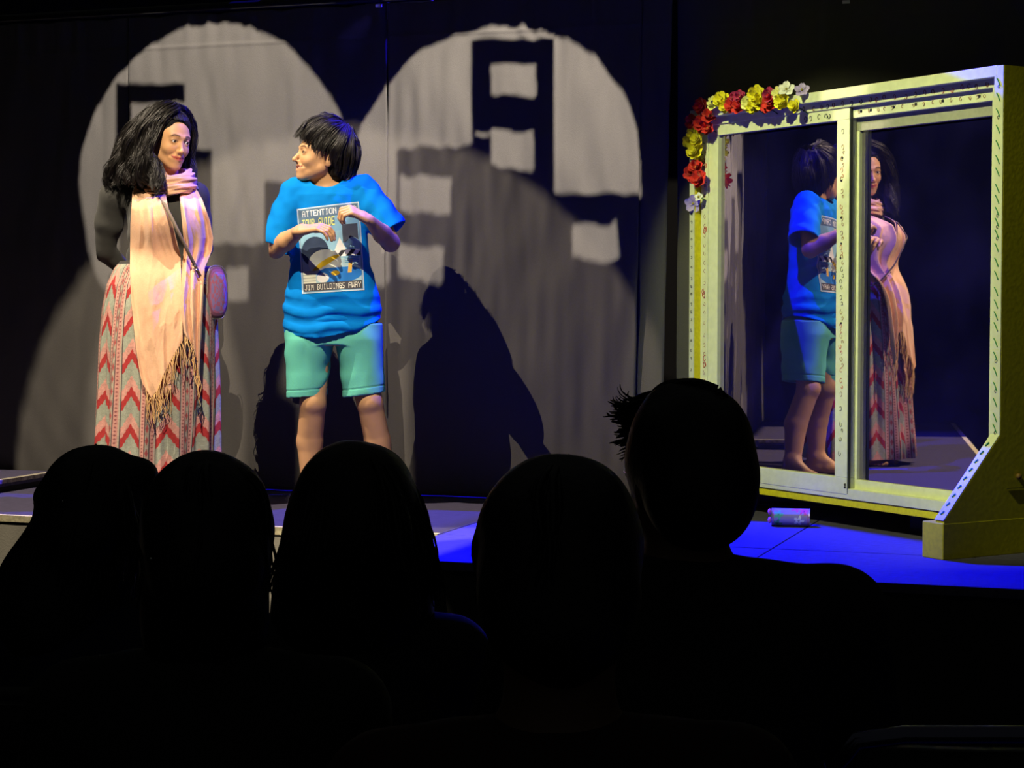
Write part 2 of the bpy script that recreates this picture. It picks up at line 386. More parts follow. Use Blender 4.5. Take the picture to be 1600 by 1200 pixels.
# ------------------------------------------------------------------ the setting
def spec(name, label, cat, loc=(0, 0, 0), group=None):
    return tag(empty(name, loc), label, cat, group)
fl_m = mat('black_concrete', (.012, .012, .013), .9, bump=.3, bscale=20)
mb = MB().grid([[(x, y, -.62) for y in np.linspace(-3, 13, 9)] for x in np.linspace(-7, 7, 9)])
mb.v = [np.concatenate(mb.v)]; fl = mb.build('floor', fl_m); tag(fl, 'black auditorium floor under the audience', None, kind='structure')
wm = mat('black_paint', (.008, .008, .009), .9, bump=.2, bscale=30)
for nm, a, b in (('wall_left', (-6, 12.5), (-6, -3)), ('wall_right', (6, -3), (6, 12.5)), ('wall_back', (6, 12.5), (-6, 12.5))):
    q = A([[(a[0], a[1], -.62), (b[0], b[1], -.62)], [(a[0], a[1], 5.6), (b[0], b[1], 5.6)]])
    tag(MB().grid(q).build(nm, wm), 'matt black hall wall', None, kind='structure')

# stage decks: black ply tops on black frames, turned against the view
deck_m = mat('deck_ply', (.078, .070, .125), .75, bump=.5, bscale=25, vary=.25, stretch=(1, 6, 1), spec=.15)
edge_m = mat('raw_ply_edge', (.90, .82, .52), .7, vary=.25, bscale=90)
frame_m = mat('deck_steel', (.02, .02, .02), .6)
sk_m = mat('skirt_cloth', (.21, .20, .165), .95, bump=.3, bscale=150)
def deck(u0, u1, v0, v1, z, label, group, front=False, th=.03, side=False, legs=True):
    fr = lambda a, b, c: stage(a, b, c)
    t = spec('stage_deck', label, 'stage deck', stage((u0 + u1) / 2, (v0 + v1) / 2, -.62 if z < .01 else 0), group)
    g_ = .0025; n = 14
    gu = np.linspace(u0 + g_, u1 - g_, n); gv = np.linspace(v0 + g_, v1 - g_, n)
    MB().box((u0 + g_, v0 + g_, z - th), (u1 - g_, v1 - g_, z), fr).build('deck_top', deck_m, t, bevel=.002)
    zb = z - th - .06 if z < .01 else .002
    e = MB().box((u0 + .02, v0 + .02, zb), (u1 - .02, v0 + .06, z - th), fr)
    e.box((u0 + .02, v1 - .06, zb), (u1 - .02, v1 - .02, z - th), fr).box((u0 + .02, v0 + .06, zb), (u0 + .06, v1 - .06, z - th), fr)
    e.box((u1 - .06, v0 + .06, zb), (u1 - .02, v1 - .06, z - th), fr).build('deck_frame', frame_m, t)
    if z < .01:
        for a in (u0 + .05, u1 - .05):
            for b in (v0 + .05, v1 - .05): MB().tube([stage(a, b, z - th), stage(a, b, -.62)], .022, 10).build('leg', frame_m, t)
    if front:
        x = u0 + .004; i = 0
        while x < u1 - .01:          # worn white edging, in lengths
            w = rng.uniform(.16, .5); y = min(x + w, u1 - .004); d = rng.uniform(-.004, .004)
            MB().box((x, v1 - .020, z - .028 + d), (y, v1 + .007, z + .0015), fr).build('edge_strip', edge_m, t); x = y + .006
    if side:
        MB().box((u1 - .03, v0, z - .015), (u1 + .004, v1, z + .002), fr).build('edge_strip', mat('worn_edge', (.42, .38, .3), .8, vary=.5, bscale=40), t)
    return t
k = .158
for i in range(-4, 3):
    u0 = k + 1.22 * i; lab = {-3: 'dull purple-lit stage deck at the far left under the low riser', -2: 'stage deck behind the leftmost seated head, white worn front edge',
        -1: 'stage deck under the performer in the blue T-shirt, white worn front edge', 0: 'rear stage deck bathed in blue between the performers and the mirror window',
        1: 'rear stage deck under the mirror window prop', 2: 'rear stage deck at the far right behind the mirror window'}.get(i, 'stage deck at the far left beyond the riser')
    deck(u0, u0 + 1.22, -.55, 1.25, 0, lab, 'stage decks of the rear row', front=i < 0)
    if i >= 0:
        deck(u0, u0 + 1.22, 1.255, 1.92, 0, ['front stage deck glowing solid blue left of the mirror window', 'front stage deck glowing solid blue before the mirror window', 'front stage deck at the right edge under the yellow side board'][i], 'stage decks of the front row')
t = deck(-3.9, -2.21, .03, .62, .055, 'low riser with worn pale edge lying on the left of the stage', None, side=True)
t['label'] = 'low riser with worn pale edge lying on the left of the stage'; t['category'] = 'riser'
t.name = 'stage_riser'
us = np.linspace(-3.5, .15, 260); zs = np.linspace(-.60, -.035, 14)     # skirt cloth hung from the left front
pts = [[stage(u, 1.262 + .018 * (1 + math.sin(u * 31 + 1.5 * math.sin(u * 7))) * (.3 + .7 * (-.035 - z) / .56) + (-.035 - z) * .25, z) for u in us] for z in zs]
o = MB().grid(pts).build('stage_skirt', sk_m, None, True); tag(o, 'grey cloth skirt hanging below the white edge of the left stage decks', 'skirt')
us = np.linspace(.15, 3.8, 160)
pts = [[stage(u, 1.93 + .010 * (1 + math.sin(u * 40)), z) for u in us] for z in np.linspace(-.61, -.04, 5)]
o = MB().grid(pts).build('stage_skirt', mat('black_skirt', (.02, .02, .018), .95), None, True); tag(o, 'black cloth skirt below the blue-lit front stage decks', 'skirt')

# the black backdrop: separate cloth panels hung from a pipe
cur_m = mat('backdrop_cloth', (.100, .094, .088), .95, bump=.25, bscale=260, vary=.06, sheen=.1)
rail_z = [2.16]
def curtain(x0, x1, label, seed, v0=0.0, drop=True, ztop=2.13, blousy=1.0, lean=0.0, m=None):
    a, b = x0, x1
    nu = int((b - a) / .012); uu = np.linspace(a, b, nu); zz = np.concatenate([np.linspace(.004, 1.95, 90), np.linspace(1.955, ztop, 26)])
    UU, ZZ = np.meshgrid(uu, zz)
    q = np.stack([UU * 1.0, ZZ * 0 + seed, ZZ * .25], -1)
    amp = .010 * blousy * (.45 + .55 * smooth01(0, 1.9, ZZ))
    d = amp * vnoise(q, 11, seed) + amp * .8 * vnoise(q, 24, seed + 1) + .006 * vnoise(np.stack([UU * 2.2, ZZ * 1.6, ZZ * 0], -1), 2, seed + 2)
    # swags falling away from the points where the cloth is tied
    for kx in np.arange(a, b + .1, .31):
        w = np.exp(-((UU - kx) / (.02 + .22 * (ztop - ZZ))) ** 2) * np.exp(-(ztop - ZZ) * 4.5)
        d += .010 * w * np.cos((UU - kx) / (.02 + .11 * (ztop - ZZ)) * 2.2)
    d += .0035 * np.exp(-((ZZ - 1.985) / .006) ** 2)            # stitched top hem
    drag = smooth01(.75, .1, ZZ) * smooth01(a, b, UU)
    d += .0030 * drag * np.sin(38 * UU + 24 * ZZ + 3 * vnoise(q, 4, seed + 5))
    topc = ztop - .012 * (1 - np.abs(np.cos((UU - a) / .31 * math.pi)) ** .6) * (ZZ > 2.1)
    zc = np.where(ZZ > 2.1, ZZ * 0 + np.minimum(ZZ, topc), ZZ)
    lx = UU + lean * (1 - ZZ / ztop)
    pos = C0 + lx[..., None] * U - (v0 + d)[..., None] * V; pos[..., 2] = zc
    o = MB().grid(pos).build('backdrop_curtain', m or cur_m, None, True)
    sol = o.modifiers.new('thickness', 'SOLIDIFY'); sol.thickness = .003; sol.offset = 0
    return tag(o, label, 'curtain', 'black backdrop cloths')
ug = lambda px, y=400: float((wall_at(px, y) - C0) @ U)
curtain(-4.9, ug(203), 'black backdrop cloth at the far left, mostly unlit', 3)
curtain(ug(205), ug(606), 'black backdrop cloth behind the woman, lit by the left round spotlight', 11, v0=.004)
curtain(ug(609), ug(1003), 'black backdrop cloth with the right round spotlight and window shadows', 23, v0=.006, lean=-.03)
curtain(ug(1002), ug(1048), 'narrow strip of black backdrop cloth beside the mirror window', 31, v0=-.004, blousy=1.6, lean=-.04)
curtain(ug(1049), 4.6, 'black backdrop cloth behind the flowered mirror window', 41, v0=-.10)
tag(MB().tube([stage(-4.9, -.01, 2.155), stage(ug(1049), -.01, 2.155), stage(ug(1049) + .02, -.10, 2.155), stage(4.6, -.11, 2.155)], .022, 12).build('curtain_pipe', mat('pipe', (.03, .03, .03), .5, .6), None, True), 'dark pipe from which the backdrop cloths hang', 'pipe')
for px in (592, 1322):                # small bright ties at the top
    w = wall_at(px, 9 if px < 1000 else 3, .05)
    o = MB().box((-.014, -.004, -.006), (.014, .004, .006), lambda a, b, c: tuple(w + a * U - b * V + A([0, 0, c]))).build('curtain_clip', mat('clip_white', (.85, .85, .9), .3), None)
    tag(o, 'small white clip at the top of the %s' % ('curtain above the performers' if px < 1000 else 'curtain above the mirror window'), 'clip')
wl = MB()                             # pale wall patch above the curtain
tag(wl.box((ug(505), -.5, 2.14), (ug(612), -.47, 2.6), stage).build('wall_panel', mat('pale_panel', (.45, .42, .38), .8), None), 'pale board glimpsed over the top of the curtain', 'panel')

# ------------------------------------------------------------------ stage lights with skyline gobos and added beam-trimming plates (overhead, out of frame)
met = mat('black_metal', (.02, .02, .02), .5, .5)
def lantern(name, L, tgt, label):
    L = A(L, float); d = A(tgt) - L; d /= np.linalg.norm(d); t = spec(name, label, 'stage light', L - d * .10)
    MB().tube([L - d * .32, L - d * .30, L - d * .06], [.05, .085, .085], 20).build('housing', met, t, True)
    mb = MB(); s = np.cross(d, [0, 0, 1]); s /= np.linalg.norm(s)
    mb.tube([L - d * .2 + s * .1, L - d * .2 + s * .1 + A([0, 0, .2]), L - d * .2 - s * .1 + A([0, 0, .2]), L - d * .2 - s * .1], .01, 6).build('yoke', met, t)
    MB().tube([L - d * .2 + A([0, 0, .2]), A([*(L - d * .2)[:2], 5.6])], .012, 8).build('hanger', met, t); return t, d
def gobo(L, tgt, place, xr, yr, step, lit, label, dist=.5, br=.42, t=None):
    d = tgt - L; d = d / np.linalg.norm(d)
    if t is None: t, d = lantern('profile_light', L, tgt, label)
    def pl(x, y):
        w = place(x, y) - L; return L + w * (dist / (w @ d))
    mb = MB(); sy, sx = step, step / 2
    for y in np.arange(yr[0], yr[1], sy):
        xs = np.arange(xr[0], xr[1] + sx, sx); m = np.append(~lit(xs, y + sy / 2), False); st = None; e = sy * .02
        for i, on in enumerate(m):
            if on and st is None: st = i
            if not on and st is not None:
                a, b = xs[st] - e, xs[min(i, len(xs) - 1)] + e
                mb.add([pl(a, y - e), pl(b, y - e), pl(b, y + sy + e), pl(a, y + sy + e)], [(0, 1, 2, 3)]); st = None
    mb.build('gobo_plate', met, t)['kind'] = 'stuff'
    if br: MB().tube([L + d * (dist - .02), L + d * (dist + .02)], br, 32, False).build('barrel', met, t, True)
    return t
def poly(pts):
    p = A(pts, float)
    def f(x, y):
        r = np.zeros(len(x), bool)
        for (x0, y0), (x1, y1) in zip(p, np.roll(p, -1, 0)):
            if (y0 > y) != (y1 > y): r ^= x < x0 + (y - y0) * (x1 - x0) / (y1 - y0)
        return r
    return f
def box(x0, y0, x1, y1): return lambda x, y: (x > x0) & (x < x1) & (y > y0) & (y < y1)
arcR = poly([(545, 460), (549, 300), (553, 240), (562, 200), (584, 166), (600, 140), (622, 114), (655, 86), (700, 62), (740, 48), (785, 41), (815, 43), (843, 50), (876, 60), (906, 78), (932, 98), (954, 124), (972, 150), (985, 178), (995, 210), (999, 250), (1001, 300), (997, 345), (990, 460)])
blR = [box(735, 62, 865, 500), box(619, 231, 800, 500), box(606, 330, 640, 500), box(800, 308, 1010, 500)]
wnR = [poly([(766, 99), (836, 101), (838, 152), (768, 146)]), poly([(766, 206), (832, 207), (834, 270), (766, 266)]), box(742, 212, 765, 218), poly([(624, 275), (704, 281), (702, 338), (623, 330)]), poly([(621, 384), (692, 390), (690, 445), (620, 434)]), poly([(894, 354), (952, 358), (962, 350), (967, 406), (942, 416), (894, 404)])]
def litR(x, y):
    r = arcR(x, y)
    for b in blR: r &= ~b(x, y)
    if y > 450: r &= False
    for w in wnR: r |= w(x, y)
    return r
arcL = poly([(178, 470), (150, 430), (138, 390), (129, 335), (123, 285), (126, 240), (142, 190), (152, 165), (168, 142), (188, 116), (217, 89), (238, 72), (256, 62), (285, 48), (315, 42), (345, 40), (388, 46), (420, 58), (448, 75), (475, 100), (500, 130), (518, 155), (532, 184), (541, 220), (545, 260), (540, 330), (520, 420)])
blL = [box(180, 133, 288, 163), box(180, 133, 205, 300), box(205, 235, 330, 600), box(330, 384, 420, 600), box(412, 285, 620, 600), box(185, 300, 300, 600)]
def litL(x, y):
    r = arcL(x, y)
    for b in blL: r &= ~b(x, y)
    if y > 425: r &= x < 170
    return r | box(352, 421, 388, 471)(x, y)
gobo(GOBO_R, wall_at(785, 268), wall_at, (315, 1255), (-200, 1500), 3, litR, 'profile spotlight throwing a skyline with windows on the right of the curtain', dist=.36, br=.3)
gobo(GOBO_L, wall_at(330, 265), wall_at, (-140, 800), (-200, 1500), 3, litL, 'profile spotlight throwing a skyline on the left of the curtain', dist=.36, br=.3)
litK = lambda x, y: ((x - 545) / 520) ** 2 + ((y - 750) / 545) ** 2 < 1
floor_pt = lambda u, v: stage(u, v, 0.0)
kt = gobo(KEY, P(545, 900, 8.35), wall_at, (-520, 1860), (-420, 766), 8, litK, 'warm key spotlight hung high at the left, thrown wide', dist=.28, br=0)
litA = lambda u, v: (v < 1.925) & (v > .34) & (((C0[0] + u * U[0] - v * V[0]) * NP[0] + (C0[1] + u * U[1] - v * V[1]) * NP[1]) < OFF - .03) & ((u > .16) | ((v < 1.26) & (v > .62) & (u < -1.75) & (u > -3)) | ((v < .95) & (u > -1.25) & (u < -.95)))
litF = lambda u, v: (u < .34) & (u > -3.4)
litB = lambda u, v: (u < .12) & (v < 1.26) & (v > -1)
gobo(KEY, P(545, 900, 8.35), floor_pt, (-6, 5), (.0, 2.1), .04, litF, '', dist=.28, br=0, t=kt)
bodyW = poly([(238, 158), (300, 158), (325, 270), (352, 400), (350, 520), (345, 830), (140, 830), (150, 460), (128, 400), (136, 300), (160, 200)])
bodyK = poly([(470, 172), (560, 178), (580, 260), (632, 380), (600, 420), (604, 640), (618, 830), (462, 830), (436, 640), (436, 430), (405, 400), (432, 290), (450, 240)])
gobo(FILL, P(380, 480, 7.85), lambda x, y: P(x, y, 7.9), (-450, 1250), (-380, 1350), 5, lambda x, y: bodyW(x, y) | bodyK(x, y), 'added front fill spotlight masked to the two performers', dist=.4, br=0)
litP = lambda s_, z: (s_ > -.17) & (s_ < 1.80) & (z > -.32 * ((s_ > 1.50) & (s_ < 1.76))) & (z < 1.76)
gobo(PROP_L, A([1.3, 6.9, .85]), lambda s_, z: A([*(A(onplane(1100, 600))[:2]), 0]) + TP * s_ - NP * .05 + A([0, 0, z]), (-3.2, 5.5), (-3.6, 5.0), .02, litP, 'profile spotlight framed to the mirror window', dist=.3, br=0)
gobo(BLUE_A, stage(1.0, 1.1), floor_pt, (-2.6, 5), (-.2, 4.2), .02, litA, 'blue light over the curtain aimed at the stage floor', dist=.2, br=0)
gobo(BLUE_B, (-1.0, 7.75, 0.75), floor_pt, (-6, 1.5), (-.5, 4), .02, litB, 'blue light over the curtain aimed at the performers', dist=.2, br=0)
# ------------------------------------------------------------------ the mirror window prop
O0 = onplane(1100, 600); O0[2] = 0
def pf(s, o, z): return tuple(O0 + TP * s + NP * o + A([0, 0, z]))
cream = mat('cream_paint', (.72, .74, .55), .55, bump=.25, bscale=35, vary=.06, spec=.3)
yel = mat('yellow_paint', (.74, .66, .012), .6, bump=.10, bscale=70, vary=.10)
cream_shade = mat('shaded_cream', (.42, .42, .36), .45, .2, vary=.08)  # grey-beige tone puts the shade on the top rail into the colour
prop = spec('mirror_window', 'large cream and yellow sliding window frame with mirrored panes, flowers at its corner', 'window frame', O0)
def bar(lo, hi, m, name, par=prop, bev=.002): return MB().box(lo, hi, pf).build(name, m, par, bevel=bev)
# outer frame
bar((.0, -.02, 1.555), (1.70, .06, 1.585), cream, 'head_rail'); bar((.0, -.055, 1.585), (1.70, .10, 1.622), cream, 'top_board')
bar((.0, .0, 1.515), (1.66, .06, 1.556), cream, 'head_rail')
bar((0, -.012, .112), (1.66, .07, .150), cream, 'sill'); bar((0, -.005, .082), (1.70, .09, .112), yel, 'bottom_board')
bar((.0, -.02, .11), (.045, .06, 1.56), cream, 'jamb'); bar((1.645, -.02, .11), (1.70, .06, 1.56), cream, 'jamb')
# left sash (front track)
def sash(s0, s1, z0, z1, o0, o1, lw, rw, tw, bw, m, top=None):
    f = bar((s0, o0, z0), (s1, o1, z0 + bw), m, 'sash_rail')
    bar((s0, o0, z1 - tw), (s1, o1, z1), top or m, 'sash_rail'); bar((s0, o0, z0 + bw), (s0 + lw, o1, z1 - tw), m, 'sash_stile'); bar((s1 - rw, o0, z0 + bw), (s1, o1, z1 - tw), m, 'sash_stile')
sash(.045, .914, .128, 1.556, -.014, .020, .062, .070, .045, .062, cream)
sash(.885, 1.645, .128, 1.520, .024, .054, .040, .012, .052, .055, cream, cream_shade)
bar((.914, -.012, .13), (.918, .0, 1.55), mat('seal', (.03, .035, .04), .5), 'weather_seal', bev=0)
# mirrored glass, the blue haze of light put into its film colour
gm = bpy.data.materials.new('mirror_film'); gm.use_nodes = True; nt = gm.node_tree; nt.nodes.clear()
out = nt.nodes.new('ShaderNodeOutputMaterial'); gl = nt.nodes.new('ShaderNodeBsdfGlossy'); gl.inputs['Roughness'].default_value = .012; gl.inputs['Color'].default_value = (.56, .50, .52, 1)
df = nt.nodes.new('ShaderNodeBsdfDiffuse'); df.inputs['Color'].default_value = (.02, .02, .024, 1); ad = nt.nodes.new('ShaderNodeAddShader')
nz = nt.nodes.new('ShaderNodeTexNoise'); nz.inputs['Scale'].default_value = 3; tc = nt.nodes.new('ShaderNodeTexCoord'); cr_ = nt.nodes.new('ShaderNodeValToRGB')
cr_.color_ramp.elements[0].position = .35; cr_.color_ramp.elements[0].color = (.0025, .0022, .022, 1); cr_.color_ramp.elements[1].position = .7; cr_.color_ramp.elements[1].color = (.006, .005, .055, 1)
nt.links.new(tc.outputs['Object'], nz.inputs['Vector']); nt.links.new(nz.outputs['Fac'], cr_.inputs[0]); nt.links.new(cr_.outputs[0], df.inputs['Color'])
nt.links.new(gl.outputs[0], ad.inputs[0]); nt.links.new(df.outputs[0], ad.inputs[1]); nt.links.new(ad.outputs[0], out.inputs[0])
tag(bar((.100, .004, .185), (.850, .010, 1.515), gm, 'mirror_pane', bev=0), 'left mirrored pane reflecting the blue T-shirt')
tag(bar((.920, .038, .180), (1.636, .044, 1.470), gm, 'mirror_pane', bev=0), 'right mirrored pane reflecting the woman with the scarf')
bar((.05, .060, .15), (1.65, .072, 1.55), mat('backing', (.02, .02, .022), .9), 'backing_board', bev=0)
# side boards with slanted feet
def side(s0, s1, foot0, foot1, nm, ob=.42, om=.20):
    prof = [(-.055, .40), (-.055, 1.622), (.20, 1.622), (.20, .48), (.42, .135), (.42, .0), (-.30, .0), (-.30, .128)]
    w = MB(); F4 = [(-.055, .40, .20, .48), (-.30, .128, .42, .135)]
    def slab(a, b):     # a, b: (o_front, z, o_back, z)
        w.hexa([pf(s0, a[0], a[1]), pf(s1, a[0], a[1]), pf(s1, a[2], a[3]), pf(s0, a[2], a[3]), pf(s0, b[0], b[1]), pf(s1, b[0], b[1]), pf(s1, b[2], b[3]), pf(s0, b[2], b[3])])
    slab((-.295, .0, ob, .0), (-.295, .128, ob, .128)); slab((-.295, .128, ob, .128), (-.05, .40, om, .48)); slab((-.05, .40, om, .48), (-.05, 1.620, om, 1.620))
    bo = w.build('side_board', yel, prop)
    e = MB()            # cream edging on the front edge
    for (o_a, z_a, o_b, z_b) in ((-.050, .402, -.050, 1.62), (-.295, .13, -.050, .402)):
        e.hexa([pf(s0 - .001, o_a - .004, z_a), pf(s1 - .0005, o_a - .004, z_a), pf(s1 - .0005, o_a, z_a), pf(s0 - .001, o_a, z_a),
                pf(s0 - .001, o_b - .004, z_b), pf(s1 - .0005, o_b - .004, z_b), pf(s1 - .0005, o_b, z_b), pf(s0 - .001, o_b, z_b)])
    e.build('front_edging', cream, bo)
    MB().box((foot0, -.30, 0), (foot1, ob, .120), pf).build('foot', yel, bo, bevel=.003)
side(1.690, 1.730, 1.632, 1.7305, 'r'); side(-.030, .0, .0, .098, 'l', .12, .10)
bar((1.7305, -.02, .22), (1.733, .13, .222), mat('panel_line', (.03, .03, .01), .8), 'panel_joint', bev=0)
MB().ball(pf(1.736, .03, .26), .010, 10).build('knob', mat('brown_knob', (.15, .08, .02), .5), prop, True)
MB().box((1.1, .13, .0), (1.16, .19, .30), pf).build('rear_strut', mat('dark_wood', (.05, .045, .04), .8), prop)
# hand-painted pattern: thin strokes lying on the frame (joined, too fine to pick apart)
def stroke(fn, pts, mbx, r=.0016): mbx.tube([fn(a, b) for a, b in pts], r, 4)
def curl(cx, cz, r, ph, n=9, turns=.9): return [(cx + r * (1 - .5 * i / n) * math.cos(ph + turns * 6.28 * i / n), cz + r * (1 - .5 * i / n) * 1.3 * math.sin(ph + turns * 6.28 * i / n)) for i in range(n)]
rr = random.Random(5)
pm = {k_: mat('pattern_' + k_, c_, .7) for k_, c_ in (('brown', (.25, .09, .05)), ('red', (.5, .07, .06)), ('dark', (.03, .03, .05)), ('green', (.02, .20, .09)))}
pt = {k_: MB() for k_ in pm}
fs = lambda s, z: pf(s, -.0150, z); ft = lambda s, z: pf(s, .000, z); ff = lambda s, z: pf(s, -.0555, z)
z = 1.47
while z > .25:                        # meeting stile
    kx = rr.choice(['brown', 'brown', 'dark', 'red']); s_ = .875 + rr.uniform(-.004, .004)
    stroke(fs, curl(s_, z, .008, rr.uniform(0, 6)), pt[kx], .0011); 
    if rr.random() < .6: stroke(fs, curl(s_ + .006, z - .022, .006, rr.uniform(0, 6)), pt[kx], .0011)
    if rr.random() < .2: pt['dark'].ball(fs(s_, z - .04), .0042, 6)
    z -= rr.uniform(.035, .06)
z = 1.40
while z > .30:                        # left jamb: flowers on stems
    stroke(fs, [(.026 + .004 * math.sin(z * 30 + i), z - i * .02) for i in range(9)], pt['brown'], .0014)
    for q in range(3): stroke(lambda a, b: pf(a, -.0205, b), curl(.024 + rr.uniform(-.008, .008), z + rr.uniform(-.01, .02), .011, rr.uniform(0, 6)), pt['red' if q else 'brown'], .0016)
    z -= .27
stroke_fn = lambda a, b: pf(a, -.0205, b)
z = 1.45
while z > .3:
    stroke(stroke_fn, curl(.028, z, .007, rr.uniform(0, 6)), pt['brown'], .0010); z -= rr.uniform(.03, .05)
s = .62
while s < 1.66:                       # head rail
    kx = rr.choice(['brown', 'red', 'dark', 'brown'])
    stroke(lambda a, b: pf(a, -.0215, b), curl(s, 1.568 + rr.uniform(-.004, .004), .008, rr.uniform(0, 6)), pt[kx], .0014)
    stroke(lambda a, b: pf(a, -.0015, b), curl(s + .02, 1.534, .006, rr.uniform(0, 6)), pt['brown'], .0010)
    if rr.random() < .22: pt['dark'].ball(pf(s + .03, -.0008, 1.536), .0055, 6)
    s += rr.uniform(.03, .06)
for s in (.66, .69, .74, .78, .80): stroke(fs, curl(s, 1.532, .009, rr.uniform(0, 6)), pt['dark'], .0014)
z = 1.58
while z > .42:                        # leaves down the right edging
    stroke(lambda a, b: pf(a, -.0555, b), [(1.700, z), (1.707, z - .010), (1.716, z - .028)], pt['green'], .0022)
    if rr.random() < .3: stroke(lambda a, b: pf(a, -.0555, b), curl(1.71, z - .03, .005, 1), pt['dark'], .001)
    z -= rr.uniform(.035, .055)
for i in range(9):
    q = .06 + i * .1; o_ = -.295 + .245 * q - .0065; z = .13 + .272 * q
    pt['green'].tube([pf(1.703, o_, z), pf(1.712, o_ + .008, z + .012)], .0025, 4)
z = 1.2
while z > .2:                         # marks on the left edging
    stroke(lambda a, b: pf(a, -.0555, b), curl(-.015, z, .005, rr.uniform(0, 6)), pt['dark'], .0011); z -= rr.uniform(.03, .05)
for k_ in pt: tag(pt[k_].build('painted_pattern', pm[k_], prop), kind='stuff')
for s, z in ((.916 + .0, .155), (1.45, .165)): MB().ball(pf(.905, -.014, z), .005, 8).build('screw', mat('screw', (.02, .02, .02), .4), prop)

# flowers tied along the corner: every bloom a thing with its own petals
def petal_mesh(L, W, cup, name):
    r_ = []; n = 6
    for i in range(n + 1):
        t_ = i / n; w_ = W * math.sin(math.pi * (.12 + .80 * t_)) ** .8
        r_.append([(w_ * j, L * t_, cup * L * (t_ ** 1.7) + .18 * L * (j * j) * .7 + .04 * L * math.sin(5 * j + 9 * t_)) for j in np.linspace(-1, 1, 5)])
    o = MB().grid(r_); me = quads(name, np.concatenate(o.v), np.concatenate(o.f)); m_ = me.data; m_.polygons.foreach_set('use_smooth', np.ones(len(m_.polygons), bool)); bpy.data.objects.remove(me); return m_
pcol = {'red': (.62, .03, .03), 'yellow': (.80, .72, .03), 'magenta': (.50, .03, .16), 'white': (.75, .74, .80), 'lilac': (.42, .33, .75), 'cream': (.80, .78, .35)}
petals = {}
for k_, c_ in pcol.items():
    for j, (L, W, cup) in enumerate(((.026, .013, .25), (.021, .011, .75), (.013, .008, 1.6))):
        pmh = petal_mesh(L, W, cup, 'petal'); pmh.materials.append(mat('petal_' + k_, c_, .6, vary=.3, bscale=60, sheen=.2)); petals[k_, j] = pmh
        if k_ == 'lilac' and j == 0: pmh.materials[0] = mat('petal_lilac', c_, .6, vary=.3, bscale=60)
cen = MB().ball((0, 0, .004), .005, 6); ceno = quads('centre', np.concatenate(cen.v), np.concatenate(cen.f), mat('flower_centre', (.35, .30, .05), .8)); cenm = ceno.data; bpy.data.objects.remove(ceno)
names = {'red': 'red', 'yellow': 'yellow', 'magenta': 'magenta', 'white': 'white', 'lilac': 'lilac', 'cream': 'cream'}
blooms = [  # px, py, colour, size, place
 (1097, 166, 'red', 1.0, 'at the top of the corner'), (1108, 182, 'red', .95, 'just inside the corner'), (1083, 190, 'red', .95, 'jutting out left of the corner'), (1099, 194, 'red', 1.15, 'filling the corner'), (1106, 200, 'red', .8, 'lowest of the corner bunch'),
 (1118, 163, 'cream', .95, 'first right of the corner'), (1128, 157, 'yellow', 1.0, 'second right of the corner'), (1134, 166, 'yellow', .8, 'second right of the corner, tucked below'),
 (1146, 164, 'red', 1.0, 'left of the magenta bloom on the top edge'), (1155, 168, 'red', .9, 'lower middle of the top edge'), (1157, 152, 'magenta', .8, 'crowning the top red bunch'), (1148, 152, 'magenta', .6, 'small, over the top red bunch'),
 (1171, 162, 'cream', .95, 'left of the big yellow bunch'), (1184, 149, 'yellow', 1.15, 'highest of the big yellow bunch'), (1188, 162, 'yellow', 1.0, 'lower part of the big yellow bunch'), (1177, 168, 'yellow', .8, 'lowest of the big yellow bunch'),
 (1204, 149, 'magenta', .9, 'right of the big yellow bunch'), (1205, 161, 'red', 1.0, 'under the right magenta bloom'), (1198, 168, 'red', .7, 'small, right of the big yellow bunch'),
 (1219, 148, 'cream', .9, 'on the right top bunch'), (1224, 160, 'yellow', 1.0, 'in the right top bunch'), (1229, 140, 'white', .9, 'standing up on the right top bunch'), (1243, 166, 'yellow', .75, 'last on the right'), (1253, 141, 'lilac', .8, 'alone at the right end of the garland'),
 (1084, 208, 'yellow', .85, 'top of the left-hand yellow bunch'), (1079, 221, 'yellow', .95, 'outer one of the left-hand yellow bunch'), (1090, 219, 'yellow', .9, 'inner one of the left-hand yellow bunch'), (1087, 237, 'yellow', 1.05, 'lowest of the left-hand yellow bunch'),
 (1087, 262, 'red', .9, 'upper one of the left-hand red bunch'), (1080, 271, 'red', .95, 'outer one of the left-hand red bunch'), (1093, 280, 'red', 1.05, 'lowest of the left-hand red bunch'),
 (1092, 308, 'white', .5, 'tiny, above the pansy on the left edge'), (1083, 318, 'lilac', 1.0, 'hanging lowest on the left edge')]
pr = random.Random(3)
